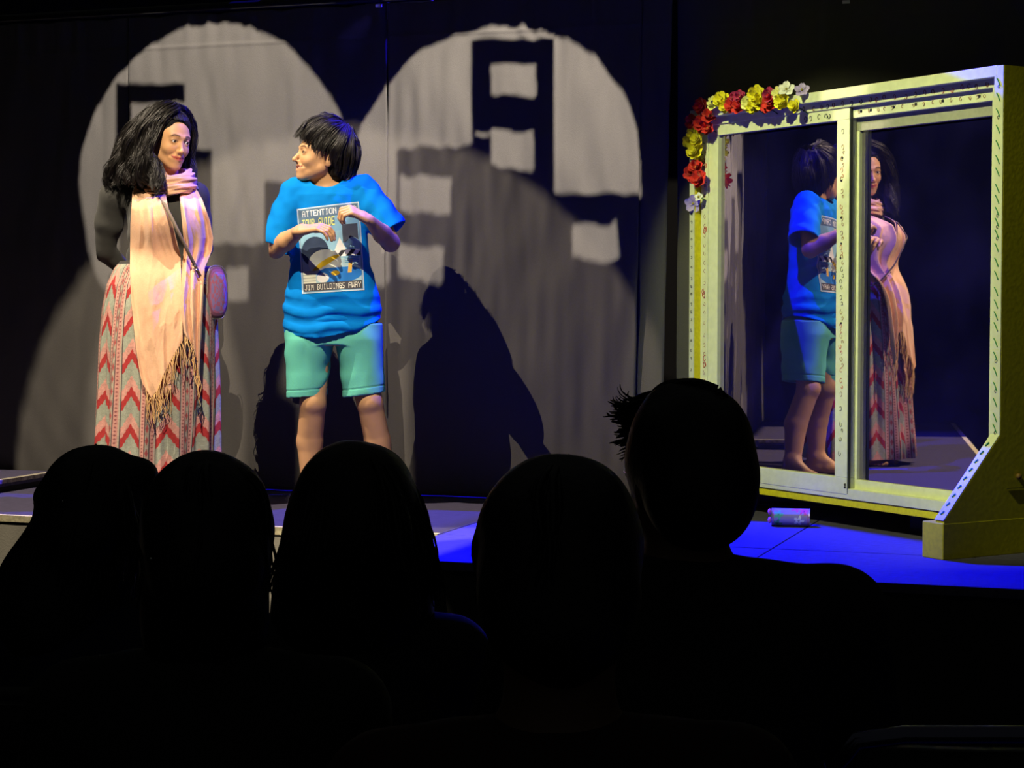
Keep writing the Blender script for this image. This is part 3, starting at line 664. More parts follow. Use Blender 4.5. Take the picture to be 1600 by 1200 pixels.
for px, py, cc, sz, where in blooms:
    on = onplane(px, py, -.07 if px > 1110 else -.055)
    b_ = spec('artificial_flower', '%s artificial flower %s of the window garland' % (names[cc], where), 'flower', on)
    out_d = Vector((-.55, -.75, .35 if px > 1110 else .1)) + Vector((pr.uniform(-.4, .4), pr.uniform(-.3, .3), pr.uniform(-.3, .4)))
    q = out_d.to_track_quat('Z', 'Y').to_matrix().to_4x4()
    lay = ((6, 0), (5, 1), (4, 2)) if cc in ('red', 'yellow', 'magenta', 'cream') else ((5, 0),)
    for n_, j in lay:
        for i in range(n_):
            o = bpy.data.objects.new('petal', petals[cc, j]); C.objects.link(o); o.parent = b_
            o.matrix_parent_inverse = Matrix()
            o.matrix_local = q @ Matrix.Rotation(6.283 * i / n_ + j * .5 + pr.uniform(-.15, .15), 4, 'Z') @ Matrix.Rotation(pr.uniform(-.1, .25) + (.0 if j else -.1), 4, 'X') @ Matrix.Translation((0, .002, .003 * j)) @ Matrix.Scale(sz * 1.3, 4)
    o = bpy.data.objects.new('centre', cenm); C.objects.link(o); o.parent = b_; o.matrix_local = q
    st = MB().tube([(0, 0, 0), tuple(NP * .035 + A([0, 0, -.012])), tuple(NP * .06 + TP * .01 + A([0, 0, -.03]))], .002, 5)
    so = st.build('stem', mat('stem_green', (.03, .12, .03), .7)); so.parent = b_
# fallen blue petal stuck to the left pane
q = onplane(1179, 697, -.004); me = petals['lilac', 0]; o = bpy.data.objects.new('fallen_petal', me); C.objects.link(o); o.location = Vector(q)
o.rotation_euler = (1.5, -.9, -1.0); tag(o, 'single lilac petal clinging to the left mirror pane', 'petal')

# flower-printed tin lying under the window
d = ray(1243, 814); kk = (.034 - H) / d[2]; tc_ = A([0, 0, H]) + kk * d + A([0, .12, 0])
ax_ = A([.985, -.17, 0]); hl = .068
tin = spec('floral_tin', 'small flower-printed tin lying on its side under the mirror window', 'tin', tc_)
n = 48; m_ = 60; vs = []; cols = []
for i in range(m_):
    for j in range(n):
        a = 2 * math.pi * j / n; x = -hl + 2 * hl * i / (m_ - 1); s_ = np.cross(ax_, [0, 0, 1])
        vs.append(tc_ + ax_ * x + .033 * (s_ * math.cos(a) + A([0, 0, 1]) * math.sin(a)))
        c_ = A([.35, .30, .55]); 
        for (fx, fa, fc) in ((-.045, .4, (.1, .6, .35)), (-.02, 2.6, (.8, .7, .8)), (.03, -.3, (.8, .85, .9)), (.02, 1.3, (.7, .1, .3)), (.05, .9, (.75, .1, .25)), (-.05, -.7, (.05, .35, .15)), (.045, 2.2, (.1, .5, .3)), (-.01, -2, (.7, .2, .4)), (-.04, 4, (.8, .7, .3))):
            dx = x - fx; dy = .033 * ((a - fa + math.pi) % (2 * math.pi) - math.pi); r_ = math.hypot(dx, dy); w_ = .015 * (1 + .35 * math.cos(5 * math.atan2(dy, dx)))
            if r_ < w_: c_ = A(fc) * (1 if r_ > .004 else .4)
        if abs(x) > .062: c_ = A([.5, .15, .3])
        cols.append(c_)
f = [(i * n + j, (i + 1) * n + j, (i + 1) * n + (j + 1) % n, i * n + (j + 1) % n) for i in range(m_ - 1) for j in range(n)]
quads('body', vs, f, mat('printed_tin', rough=.35, attr='Col', spec=.5), tin, True, A(cols))
for sg in (-1, 1): MB().tube([tc_ + ax_ * (sg * (hl - .002)), tc_ + ax_ * (sg * (hl + .003))], [.033, .0345], 24).build('rim', mat('tin_rim', (.5, .4, .5), .3, .6), tin)
bo_ = MB()
for sg in (-1, 1): bo_.ball(tc_ + ax_ * (-hl - .010) + A([0, 0, .004 + sg * .016]), (.008, .010, .012), 8)
bo_.build('ribbon_knot', mat('pink_ribbon', (.7, .15, .35), .6), tin, True)
# ------------------------------------------------------------------ people
hair_m = mat('black_hair', (.010, .008, .007), .42, bump=.3, bscale=120, spec=.45, stretch=(1, 1, .2))
skin_m = mat('skin', rough=.5, attr='Col', spec=.35, bump=.04, bscale=200)
def mesh_part(g, name, m, parent, it=2, disp=None, colf=None):
    v, f = g.mesh(); v = relax(v, f, it)
    if disp is not None: v = v + vnormals(v, f) * disp(v)[:, None]
    return quads(name, v, f, m, parent, True, colf(v) if colf else None), v, f

# ---- the performer in the blue T-shirt
DB = 7.92
B = lambda x, y, d=0.0: P(x, y, DB + d)
kid = spec('person', 'performer in a bright blue printed T-shirt and aqua shorts, hands raised before the chest', 'person', (*B(522, 600)[:2], 0))
HC = B(500, 245); HR = rot(math.radians(-66), math.radians(7), math.radians(-3)); HS = .97
g = G(B(405, 820, -.42) * A([1, 1, 0]) + A([0, 0, -.02]), B(640, 170, .18), .0034)
g.loft([(B(520, y)[2], B(cx, y)[0], DB + .02, a * .00262, b) for y, cx, a, b in ((300, 512, 30, .07), (315, 512, 48, .085), (350, 513, 50, .092), (410, 515, 44, .085), (450, 517, 46, .088), (500, 521, 52, .10), (540, 521, 50, .10))], .02)
g.cone(B(512, 300, .03), B(504, 262, .012), .058, .050, .02)
g.cone(B(512, 308, .02), B(458, 310, .01), .055, .048, .02); g.cone(B(512, 305, .02), B(570, 304, .01), .055, .048, .02)
for sh, el, wr in (((456, 308, .0), (431, 389, -.07), (472, 358, -.205)), ((571, 303, .0), (610, 379, -.06), (577, 344, -.20))):
    a, b, c = B(*sh), B(*el), B(*wr)
    g.cone(a, b, .047, .038, .015); m = b * .6 + c * .4
    g.cone(b, m, .037, .038, .012); g.cone(m, c, .038, .0225, .012)
hand(g, B(466, 361, -.205), B(500, 353, -.225) - B(472, 358, -.205), (.25, .30, -1), 1, .52, 1.10, thumb=(.7, .4))
hand(g, B(577, 344, -.20), B(549, 329, -.235) - B(577, 344, -.20), (-.35, .45, -1), -1, .86, 1.10, thumb=(.6, .6))
for hp, kn, mc, an, td, sd in (((490, 505, .02), (489, 632, -.02), (484, 690, .03), (485, 768, .03), (-.2, -1), 1), ((552, 505, .02), (578, 630, -.02), (590, 690, .03), (607, 770, .03), (.35, -1), -1)):
    g.chain([B(*hp), B(*kn), B(*mc), B(*an)], [.080, .053, .054, .034], .012)
    g.ell(B(kn[0], kn[1] - 4, kn[2] - .03), (.032, .03, .036), None, .02)
    a = B(*an); a[2] = .085; g.cone(B(*an), a, .034, .034, .01); foot(g, a, td, sd, .95)
head(g, HC, HR, HS, smile=.6, open_mouth=True)
g.cut(lambda X, Y, Z: .002 - Z + 0 * X + 0 * Y)
base = A([.60, .335, .165])
mesh_part(g, 'body', skin_m, kid, 1, colf=lambda v: skin_colour(v, base, [(HC, HR, HS, (.52, .18, .14), (.04, .02, .012))]))
eyeballs(HC, HR, HS, (.1, -.05), kid)
tm = MB()
for zz, r_ in ((-.0590, .0040), (-.0665, .0030)):
    tm.tube([HC + HR @ (A([x, .0875 - 12 * x * x, zz + 7 * x * x]) * HS) for x in np.linspace(-.021, .021, 15)], r_, 8)
tm.build('teeth', mat('teeth', (.85, .80, .68), .3), kid, True)
# T-shirt
hemx = A([430, 441, 470, 500, 540, 570, 600, 615]); hemy = A([518, 519, 523, 525, 519, 507, 497, 493])
hx = A([B(x, 510)[0] for x in hemx]); hz = A([B(520, y)[2] for y in hemy])
g = G(B(405, 545, -.30), B(640, 262, .20), .0036)
g.loft([(B(520, y)[2], B(cx, y)[0], DB + .015, a * .00262, b) for y, cx, a, b in ((283, 512, 33, .07), (292, 512, 52, .085), (305, 512, 59, .100), (350, 512, 61, .108), (410, 516, 63, .106), (440, 518, 69, .112), (475, 519, 76, .125), (545, 521, 80, .140))], .02, e=2.4)
sl = []
for sh, e1, r1, r2 in (((462, 302, .0), (426, 392, -.05), .066, .079), ((566, 297, .0), (613, 366, -.03), .066, .076)):
    a, b = B(*sh), B(*e1); g.cone(a, b, r1, r2, .025, cap=True); sl.append((a, b))
g.cone(B(512, 300, .03), B(512, 284, .02), .075, .062, .02)
g.shell(.008)
g.cut(lambda X, Y, Z: np.interp(X, hx, hz) - Z + (Y - DB) * .06)
for a, b in sl:
    n_ = (b - a) / np.linalg.norm(b - a)
    g.cut(lambda X, Y, Z: np.where((X - b[0]) ** 2 + (Y - b[1]) ** 2 + (Z - b[2]) ** 2 < .0075, (X - b[0]) * n_[0] + (Y - b[1]) * n_[1] + (Z - b[2]) * n_[2] + .013, -1))
g.ell(B(510, 277, -.035), (.068, .08, .046), None, .0, 'sub'); g.ell(B(511, 279, .06), (.060, .07, .03), None, .0, 'sub')
def folds_shirt(v):
    x = (v[:, 0] - B(518, 400)[0]); z = v[:, 2]; zr = (B(520, 470)[2] - z)
    d = .0028 * vnoise(v, 14, 4) + .0018 * vnoise(v, 34, 5)
    w = smooth01(B(520, 440)[2], B(520, 480)[2], z)                # bunched folds below the print
    d += w * .0085 * (lambda s_: np.sign(s_) * np.abs(s_) ** .7)(np.sin(95 * (z + .22 * x + .035 * np.sin(9 * x + 3)) + 2.2 * vnoise(v * A([1, .4, .5]), 9, 8))) * (.55 + .45 * vnoise(v * A([1, .5, 1.]), 10, 9))
    rid = 1 - 2.6 * np.abs(vnoise(v * A([1, .6, 1.4]) + v[:, [2, 2, 0]] * .4, 8, 21)); d += .0035 * rid * (.4 + w)
    up = smooth01(B(520, 400)[2], B(520, 330)[2], z)
    d += up * smooth01(.09, .15, np.abs(x)) * .0022 * np.sin(70 * (z * .6 - np.abs(x) * 1.1) + 2 * vnoise(v, 8, 2))
    return d
shirt_m = mat('blue_jersey', (.001, .205, .66), .9, bump=.12, bscale=260, spec=.1)
shirt, sv, sf = mesh_part(g, 'tshirt', shirt_m, kid, 2, folds_shirt)
# printed panel draped on the chest (writing kept, the cartoon replaced by plain shapes)
FONT = {'A': '0E11111F111111', 'B': '1E11111E11111E', 'C': '0E11101010110E', 'D': '1E11111111111E', 'E': '1F10101E10101F', 'F': '1F10101E101010', 'G': '0E11101711110F', 'H': '1111111F111111', 'I': '0E04040404040E', 'J': '0702020202120C', 'L': '1010101010101F', 'M': '111B1515111111', 'N': '11191513111111', 'O': '0E11111111110E', 'P': '1E11111E101010', 'R': '1E11111E141211', 'S': '0F10100E01011E', 'T': '1F040404040404', 'U': '1111111111110E', 'W': '11111115151B11', 'Y': '11110A04040404', ' ': '00000000000000', '.': '00000000000C0C'}
def text_mask(u, w, txt, u0, u1, w0, w1):
    n = len(txt) * 6 - 1; i = ((u - u0) / (u1 - u0) * n).astype(int); j = ((w - w0) / (w1 - w0) * 7).astype(int)
    m = (u > u0) & (u < u1) & (w > w0) & (w < w1); out = np.zeros(u.shape, bool)
    for k_, ch in enumerate(txt):
        rows = [int(FONT[ch][2 * r_:2 * r_ + 2], 16) for r_ in range(7)]
        for r_ in range(7):
            for c_ in range(5):
                if rows[r_] >> (4 - c_) & 1: out |= m & (i == k_ * 6 + c_) & (j == r_)
    return out
bvh = BVHTree.FromPolygons([tuple(p) for p in sv[:, :]], [tuple(int(i) for i in q) for q in sf])
NU, NW = 220, 300
uu, ww = np.meshgrid(np.linspace(0, 1, NU), np.linspace(0, 1, NW))
TL, TR, BL_, BR_ = A([462, 326]), A([559, 314]), A([471, 459]), A([568, 453])
pp = (TL * (1 - uu)[..., None] + TR * uu[..., None]) * (1 - ww)[..., None] + (BL_ * (1 - uu)[..., None] + BR_ * uu[..., None]) * ww[..., None]
pos = np.zeros((NW, NU, 3))
for i in range(NW):
    for j in range(NU):
        w3 = P(pp[i, j, 0], pp[i, j, 1], DB - .12); hit = bvh.ray_cast(Vector((w3[0], DB - .5, w3[2])), Vector((0, 1, 0)))
        pos[i, j] = tuple(hit[0]) if hit[0] is not None else (w3[0], DB - .1, w3[2])
pos[..., 1] -= .0018
c = np.zeros((NW, NU, 3)); c[:] = (.28, .52, .66)
def pnt(m, cc): c[m] = cc
pnt(ww < .30, (.22, .45, .62)); pnt(ww > .62, (.42, .62, .66))
pnt(((uu - .25) ** 2 / .05 + (ww - .52) ** 2 / .03) < 1, (.03, .05, .10))               # dark shape
pnt((np.abs(uu - .83) < .12) & (ww < .42 + .03 * np.sin(20 * uu)) & (ww > .24), (.06, .07, .10))
pnt((ww < .53) & (ww > .38) & (np.abs(uu - .66) < (ww - .38) * .62), (.86, .86, .78))       # pale triangle
pnt((ww > .53) & (ww < .60) & (uu > .52) & (np.sin(uu * 40 + ww * 50) > 0), (.86, .86, .82)); pnt((ww > .53) & (ww < .60) & (uu > .52) & (np.sin(uu * 40 + ww * 50) <= 0), (.03, .03, .04))
pnt(((uu - .40) / .27) ** 2 + ((ww - .66) / .155) ** 2 < 1, (.74, .80, .66))               # cream disc
pnt((((uu - .62) / .36) ** 2 + ((ww - .80) / .10) ** 2 < 1) & (ww > .72), (.02, .20, .60))
arc = np.abs(ww - (.72 - .35 * (uu - .22) + .30 * (uu - .42) ** 2)) < .036 * np.sin(np.clip((uu - .18) / .46, 0, 1) * math.pi) ** .5
pnt(arc & (uu > .18) & (uu < .64), (.86, .58, .02))
pnt(((uu - .56) / .07) ** 2 + ((ww - .785) / .028) ** 2 < 1, (.86, .55, .03)); pnt((np.abs(uu - .80 + .2 * (ww - .72)) < .030) & (ww > .64) & (ww < .79), (.84, .52, .10))
pnt(((uu - .35) / .10) ** 2 + ((ww - .83) / .055) ** 2 < 1, (.80, .80, .76))
pnt((uu < .24) & (ww > .74) & (ww < .885), (.72, .74, .60)); pnt((uu < .24) & (ww > .74) & (ww < .885) & (np.sin(ww * 170) > .75), (.40, .42, .36))
pnt((uu > .72) & (uu < .94) & (ww > .60) & (ww < .68) & (np.sin(ww * 330) > 0), (.10, .32, .48))
pnt(ww < .13, (.10, .17, .26)); pnt(text_mask(uu, ww, 'ATTENTION CAMP', .08, .95, .035, .105), (.80, .83, .84))
pnt((ww > .125) & (ww < .24) & (uu < .60), (.10, .17, .26)); pnt(text_mask(uu, ww, 'TOUR GUIDE', .07, .60, .135, .235), (.78, .80, .22))
pnt(ww > .885, (.07, .07, .08)); pnt(text_mask(uu, ww, 'JIM BUILDINGS AWAY', .05, .95, .90, .965), (.80, .78, .66))
bd = np.minimum(np.minimum(uu, 1 - uu) * .97, np.minimum(ww, 1 - ww) * 1.35)
pnt(bd < .016, (.62, .76, .84)); pnt((bd > .016) & (bd < .030), (.16, .30, .44))
i = np.arange(NW * NU).reshape(NW, NU)
keepq = np.stack([i[:-1, :-1], i[1:, :-1], i[1:, 1:], i[:-1, 1:]], -1).reshape(-1, 4)
o = quads('chest_print', pos.reshape(-1, 3), keepq, mat('print_ink', rough=.75, attr='Col'), shirt, True, c.reshape(-1, 3)); o['label'] = 'white-framed print with lettering and yellow and blue shapes'
# shorts
g = G(B(425, 640, -.26), B(625, 470, .22), .0036)
g.loft([(B(520, y)[2], B(cx, y)[0], DB + .02, a * .00262, b) for y, cx, a, b in ((480, 520, 60, .105), (515, 522, 72, .118), (538, 522, 74, .118))], .02)
g.loft([(B(520, y)[2], B(cx, y)[0], DB + .015, a * .00262, b) for y, cx, a, b in ((505, 484, 38, .11), (530, 482, 39, .118), (580, 480, 34, .105), (640, 478, 31, .098))], .012, e=2.3)
g.loft([(B(520, y)[2], B(cx, y)[0], DB + .015, a * .00262, b) for y, cx, a, b in ((505, 559, 38, .11), (530, 561, 38, .118), (580, 566, 35, .105), (640, 570, 34, .100))], .012, e=2.3)
g.shell(.008)
sx = A([B(x, 610)[0] for x in (440, 510, 530, 610)]); sz = A([B(520, y)[2] for y in (622, 617, 621, 611)])
g.cut(lambda X, Y, Z: np.interp(X, sx, sz) - Z)
def folds_shorts(v):
    x, z = v[:, 0], v[:, 2]; cx = np.where(x < B(523, 560)[0], B(480, 560)[0], B(568, 560)[0])
    d = .0025 * vnoise(v, 16, 14) + .0045 * np.sin(60 * (z + .30 * np.abs(x - cx)) + 3 * vnoise(v, 7, 6)) * (.4 + .6 * vnoise(v, 8, 7))
    return d - .003 * np.exp(-((z - np.interp(x, sx, sz) - .030) / .0022) ** 2)
mesh_part(g, 'shorts', mat('aqua_cotton', (.13, .56, .44), .85, bump=.15, bscale=240), kid, 2, folds_shorts)
# hair
g = G(B(445, 310, -.20), B(575, 165, .20), .0036)
hp = lambda x, y, z: HC + HR @ (A([x, y, z]) * HS)
g.ell(hp(0, -.024, .042), (.082, .103, .089), HR, .01); g.ell(hp(0, -.075, -.015), (.078, .065, .085), HR, .02); g.ell(hp(.0, .045, .082), (.055, .045, .032), HR, .02)
g.ell(hp(0, .132, -.028), (.105, .098, .105), HR, .008, 'sub')
for s_ in (-1, 1): g.ell(hp(s_ * .095, .006, -.030), (.050, .044, .050), HR, .006, 'sub')
hair_b = mat('hair_under', (.009, .007, .006), .75, bump=.4, bscale=140, spec=.2, stretch=(1, 1, .2))
mesh_part(g, 'hair', hair_b, kid, 2, lambda v: .005 * vnoise(v, 22, 3) + .0035 * vnoise(v * A([1, 1, 1.6]), 55, 9))
hb = kid.children[-1]
gd = [[(522, 190, .03), (500, 184, .02), (482, 189, .01), (468, 203, .0), (458, 217, -.01)],
      [(526, 190, -.01), (502, 184, -.03), (482, 191, -.045), (472, 203, -.05), (464, 214, -.05)],
      [(528, 191, -.03), (508, 187, -.055), (490, 196, -.07), (481, 208, -.07), (476, 221, -.07)],
      [(532, 192, -.04), (514, 194, -.075), (499, 207, -.085), (490, 220, -.085), (487, 231, -.085)],
      [(536, 194, -.04), (520, 200, -.080), (508, 213, -.090), (500, 226, -.09), (497, 239, -.088)],
      [(540, 196, -.04), (530, 206, -.085), (519, 218, -.094), (510, 229, -.094), (510, 240, -.092)],
      [(544, 198, -.035), (540, 214, -.080), (532, 234, -.092), (529, 250, -.085), (529, 266, -.075)],
      [(546, 200, -.02), (550, 220, -.05), (549, 242, -.065), (544, 262, -.06), (538, 281, -.045)],
      [(548, 200, .02), (557, 222, .02), (561, 242, .01), (559, 260, .01), (552, 280, .0)],
      [(544, 200, .06), (548, 222, .085), (550, 244, .09), (546, 262, .085), (540, 278, .07)],
      [(536, 196, .07), (528, 212, .10), (522, 232, .105), (520, 250, .10), (522, 264, .09)],
      [(524, 191, .06), (506, 198, .075), (494, 212, .085), (488, 226, .085), (486, 238, .08)],
      [(522, 190, .04), (500, 186, .045), (482, 194, .045), (470, 208, .04), (464, 220, .04)]]
locks('hair_locks', [[B(*q) for q in r_] for r_ in gd], 2000, .0013, .005, .006, hair_m, hb, freq=1.1, seed=4, rings=16, clump=12, crad=.0035)
locks('hair_locks', [[B(*q) for q in r_] for r_ in [[(530, 188, 0), (518, 181, .0), (506, 178, .0), (497, 179, .0)], [(540, 192, .0), (530, 183, -.02), (520, 181, -.03), (508, 184, -.04)], [(548, 205, 0), (560, 222, .0), (566, 238, .0), (562, 252, 0)]]], 70, .0018, .005, .006, hair_m, hb, freq=1.5, seed=9, rings=12)

# ---- the woman with the scarf
DW = 7.97
W = lambda x, y, d=0.0: P(x, y, DW + d)
wom = spec('person', 'smiling long-haired woman in a black top, peach fringed scarf and patterned maxi skirt', 'person', (*W(250, 600)[:2], 0))
WC = W(264, 220); WR = rot(math.radians(44), math.radians(-12), math.radians(-5)); WS = 1.01
g = G(W(120, 820, -.40) * A([1, 1, 0]) + A([0, 0, -.02]), W(345, 155, .34), .0036)
px = .002675; YW = math.radians(22)
g.loft([(W(250, y)[2], W(cx, y)[0], DW + .03, a * px, b) for y, cx, a, b in ((290, 245, 42, .07), (330, 248, 46, .09), (400, 252, 48, .10), (460, 248, 60, .12), (500, 246, 62, .12))], .02)
g.cone(W(258, 296, .03), W(262, 245, .015), .052, .047, .02)
for sh, el, wr in (((180, 305, .04), (160, 392, .10), (205, 432, .20)), ((306, 305, .07), (316, 388, .16), (250, 434, .22))):
    a, b, c_ = W(*sh), W(*el), W(*wr); g.cone(W(250, 305, .04), a, .05, .046, .02); g.cone(a, b, .048, .038, .015); g.cone(b, c_, .036, .023, .012)
hand(g, W(205, 432, .20), (1, .1, -.35), (0, 1, .1), 1, .4, .92); hand(g, W(250, 434, .22), (-1, .1, -.35), (0, 1, .1), -1, .4, .92)
for hx_, td, sd in ((228, (.35, -1), 1), (268, (.75, -.8), -1)):
    a = W(hx_, 770, -.02); a[2] = .085; g.chain([W(hx_, 480, .03), W(hx_, 640, .0), a], [.085, .055, .034], .01); foot(g, a, td, sd, .92)
head(g, WC, WR, WS, smile=.55, fem=True)
g.cut(lambda X, Y, Z: .002 - Z + 0 * X + 0 * Y)
base = A([.76, .41, .19])
mesh_part(g, 'body', skin_m, wom, 1, colf=lambda v: skin_colour(v, base, [(WC, WR, WS, (.62, .09, .08), (.03, .015, .01))]))
eyeballs(WC, WR, WS, (.15, -.02), wom)
for s_ in (-1, 1): MB().ball(WC + WR @ (A([s_ * .079, -.004, -.046]) * WS), .005, 8).build('earring', mat('silver', (.7, .7, .7), .2, 1), wom, True)
MB().ball(WC + WR @ (A([-.019, .089, -.031]) * WS), .0015, 6).build('nose_stud', mat('silver'), wom, True)
# black top with long sleeves
g = G(W(120, 455, -.28), W(345, 270, .36), .0038)
TORSO = [(W(250, y)[2], W(cx, y)[0], DW + .03, a * px, b) for y, cx, a, b in ((284, 256, 40, .06), (293, 250, 54, .08), (310, 250, 56, .095), (350, 256, 58, .118), (385, 257, 57, .115), (415, 256, 62, .125), (450, 252, 76, .15))]
g.loft(TORSO, .02)
g.ell(W(232, 352, -.07), (.075, .065, .075), None, .04); g.ell(W(290, 352, -.05), (.072, .07, .075), None, .04)
for sh, el, wr in (((178, 307, .04), (161, 390, .10), (206, 431, .20)), ((304, 307, .07), (314, 388, .16), (252, 434, .22))):
    a, b, c_ = W(*sh), W(*el), W(*wr); g.cone(W(248, 306, .05), a, .062, .058, .03); m = a * .5 + b * .5
    g.cone(a, m, .060, .058, .02); g.cone(m, b, .058, .048, .02); g.cone(b, c_ * .88 + b * .12, .046, .030, .015)
g.ell(W(272, 283, -.08), (.050, .085, .052), None, .0, 'sub')
mesh_part(g, 'black_top', mat('black_jersey', (.040, .040, .037), .8, bump=.15, bscale=220, sheen=.1), wom, 2,
          lambda v: .002 * vnoise(v, 18, 4) + .004 * np.sin(75 * (v[:, 2] * .9 + .35 * v[:, 0]) + 3 * vnoise(v, 7, 5)) * smooth01(W(0, 325)[2], W(0, 380)[2], v[:, 2]) * (.5 + .5 * vnoise(v, 9, 6)))
# maxi skirt with woven pattern
NT, NZ = 900, 620
rows = A([(W(250, y)[2], W(cx, y)[0], a * px, b) for y, cx, a, b in ((408, 252, 64, .13), (420, 250, 72, .15), (445, 249, 82, .18), (480, 249, 88, .20), (540, 247, 91, .22), (620, 246, 92, .235), (700, 244, 92, .245))] + [(.035, W(243, 700)[0], .255, .26)])[::-1]
zz = np.linspace(.035, rows[-1, 0], NZ); tt = np.linspace(0, 2 * math.pi, NT, endpoint=False)
T2, Z2 = np.meshgrid(tt, zz); cx_, ra, rb = (np.interp(Z2, rows[:, 0], rows[:, i]) for i in (1, 2, 3))
dn = smooth01(W(0, 420)[2], .2, Z2)
pn = np.stack([np.cos(T2) * 1.5, np.sin(T2) * 1.5, Z2 * .6], -1)
fd = dn * (.014 * np.sin(11 * T2 + 2.2 * vnoise(pn, 1.3, 2) + .7 * Z2) + .007 * np.sin(23 * T2 + 2 * vnoise(pn, 2, 5))) + .003 * vnoise(pn, 8, 3)
fx, fy = np.cos(T2), np.sin(T2); e_ = 2.15
qn = (np.abs(fx) ** e_ + np.abs(fy) ** e_) ** (1 / e_)
X2 = cx_ + (ra + fd) * fx / qn; Y2 = DW + .02 + (rb + fd) * fy / qn
# pattern: chevron columns between lace stripes
arc_s = (T2 / (2 * math.pi)) * 1.44 + .036; PER = .144; cu = (arc_s % PER); chev = cu < .082; x_c = np.abs(cu - .041)
zz2 = (Z2 + x_c * 1.55 + .004 * (np.floor(x_c / .006) % 2)) % .152
colS = np.zeros(T2.shape + (3,)); nf = vnoise(np.stack([arc_s * 1.0, Z2, Z2 * 0], -1), 220, 4)
green = A([.36, .38, .30]); pink = A([.66, .33, .27]); red = A([.42, .035, .035]); dark = A([.045, .03, .045]); beige = A([.50, .42, .32])
colS[:] = pink
for lo, hi, cc in ((.0, .040, red), (.040, .085, pink), (.085, .152, green)):
    m_ = chev & (zz2 >= lo) & (zz2 < hi); colS[m_] = cc
speck = (np.sin(arc_s * 1900) * np.sin(Z2 * 700) > .55) & chev & (zz2 > .04); colS[speck] *= .62
su = cu - .082; st = ~chev
colS[st] = pink * .92
for lo, hi, cc in ((0, .0035, dark), (.0035, .0065, beige), (.020, .023, dark), (.023, .036, beige * .85), (.036, .039, dark), (.0545, .0585, beige), (.0585, .062, dark)):
    m_ = st & (su >= lo) & (su < hi); colS[m_] = cc
lace = st & (((su > .0065) & (su < .020) & (np.abs(((Z2 % .014) - .007)) + np.abs(su - .01325) < .0042)) | ((su > .039) & (su < .0545) & (np.abs(((Z2 % .016) - .008)) + np.abs(su - .047) < .0046)))
colS[lace] = A([.30, .10, .10]); dia = st & (su > .023) & (su < .036) & (np.abs((Z2 % .05) - .025) * .28 + np.abs(su - .0295) < .0055); colS[dia] = red * .8 + .05
colS *= (1 + .16 * nf)[..., None]
colS[Z2 > W(0, 413)[2]] = A([.05, .045, .045])
v = np.stack([X2, Y2, Z2], -1).reshape(-1, 3); i = np.arange(NT * NZ).reshape(NZ, NT); j = np.roll(i, -1, 1)
quads('maxi_skirt', v, np.stack([i[:-1], j[:-1], j[1:], i[1:]], -1).reshape(-1, 4), mat('woven_skirt', rough=.9, attr='Col', bump=.2, bscale=220), wom, True, np.clip(colS, 0, 1).reshape(-1, 3))
# scarf: two hanging ends that follow the body, and the loops around the neck
scarf_m = mat('peach_scarf', (.80, .47, .28), .8, bump=.18, bscale=170, sheen=.25, vary=.05)
sw_r = rows[np.argsort(rows[:, 0])]
def body_front(x, z):                 # depth of the front surface of top or skirt
    out = np.full(x.shape, DW + .10)
    tr = A(sorted(TORSO))
    for r_, lo in ((tr[:, [0, 1, 3, 4]], tr[0, 0]), (sw_r, 0)):
        c1, a1, b1 = (np.interp(z, r_[:, 0], r_[:, k_]) for k_ in (1, 2, 3)); q = np.clip(1 - ((x - c1) / (a1 + .012)) ** 2, 0, 1)
        y = DW + .025 - b1 * np.sqrt(q); out = np.where((z >= r_[0, 0] - .01) & (z <= r_[-1, 0]), np.minimum(out, y), out)
    out = out - .062 * np.exp(-(((x - W(232, 0)[0]) / .075) ** 2 + ((z - W(0, 352)[2]) / .09) ** 2)) - .062 * np.exp(-(((x - W(292, 0)[0]) / .07) ** 2 + ((z - W(0, 352)[2]) / .09) ** 2))
    out = out - .030 * np.exp(-((z - W(0, 314)[2]) / .07) ** 2)
    return out
scarf = empty('scarf', tuple(W(258, 290))); scarf.parent = wom; scarf.matrix_parent_inverse = wom.matrix_world.inverted()
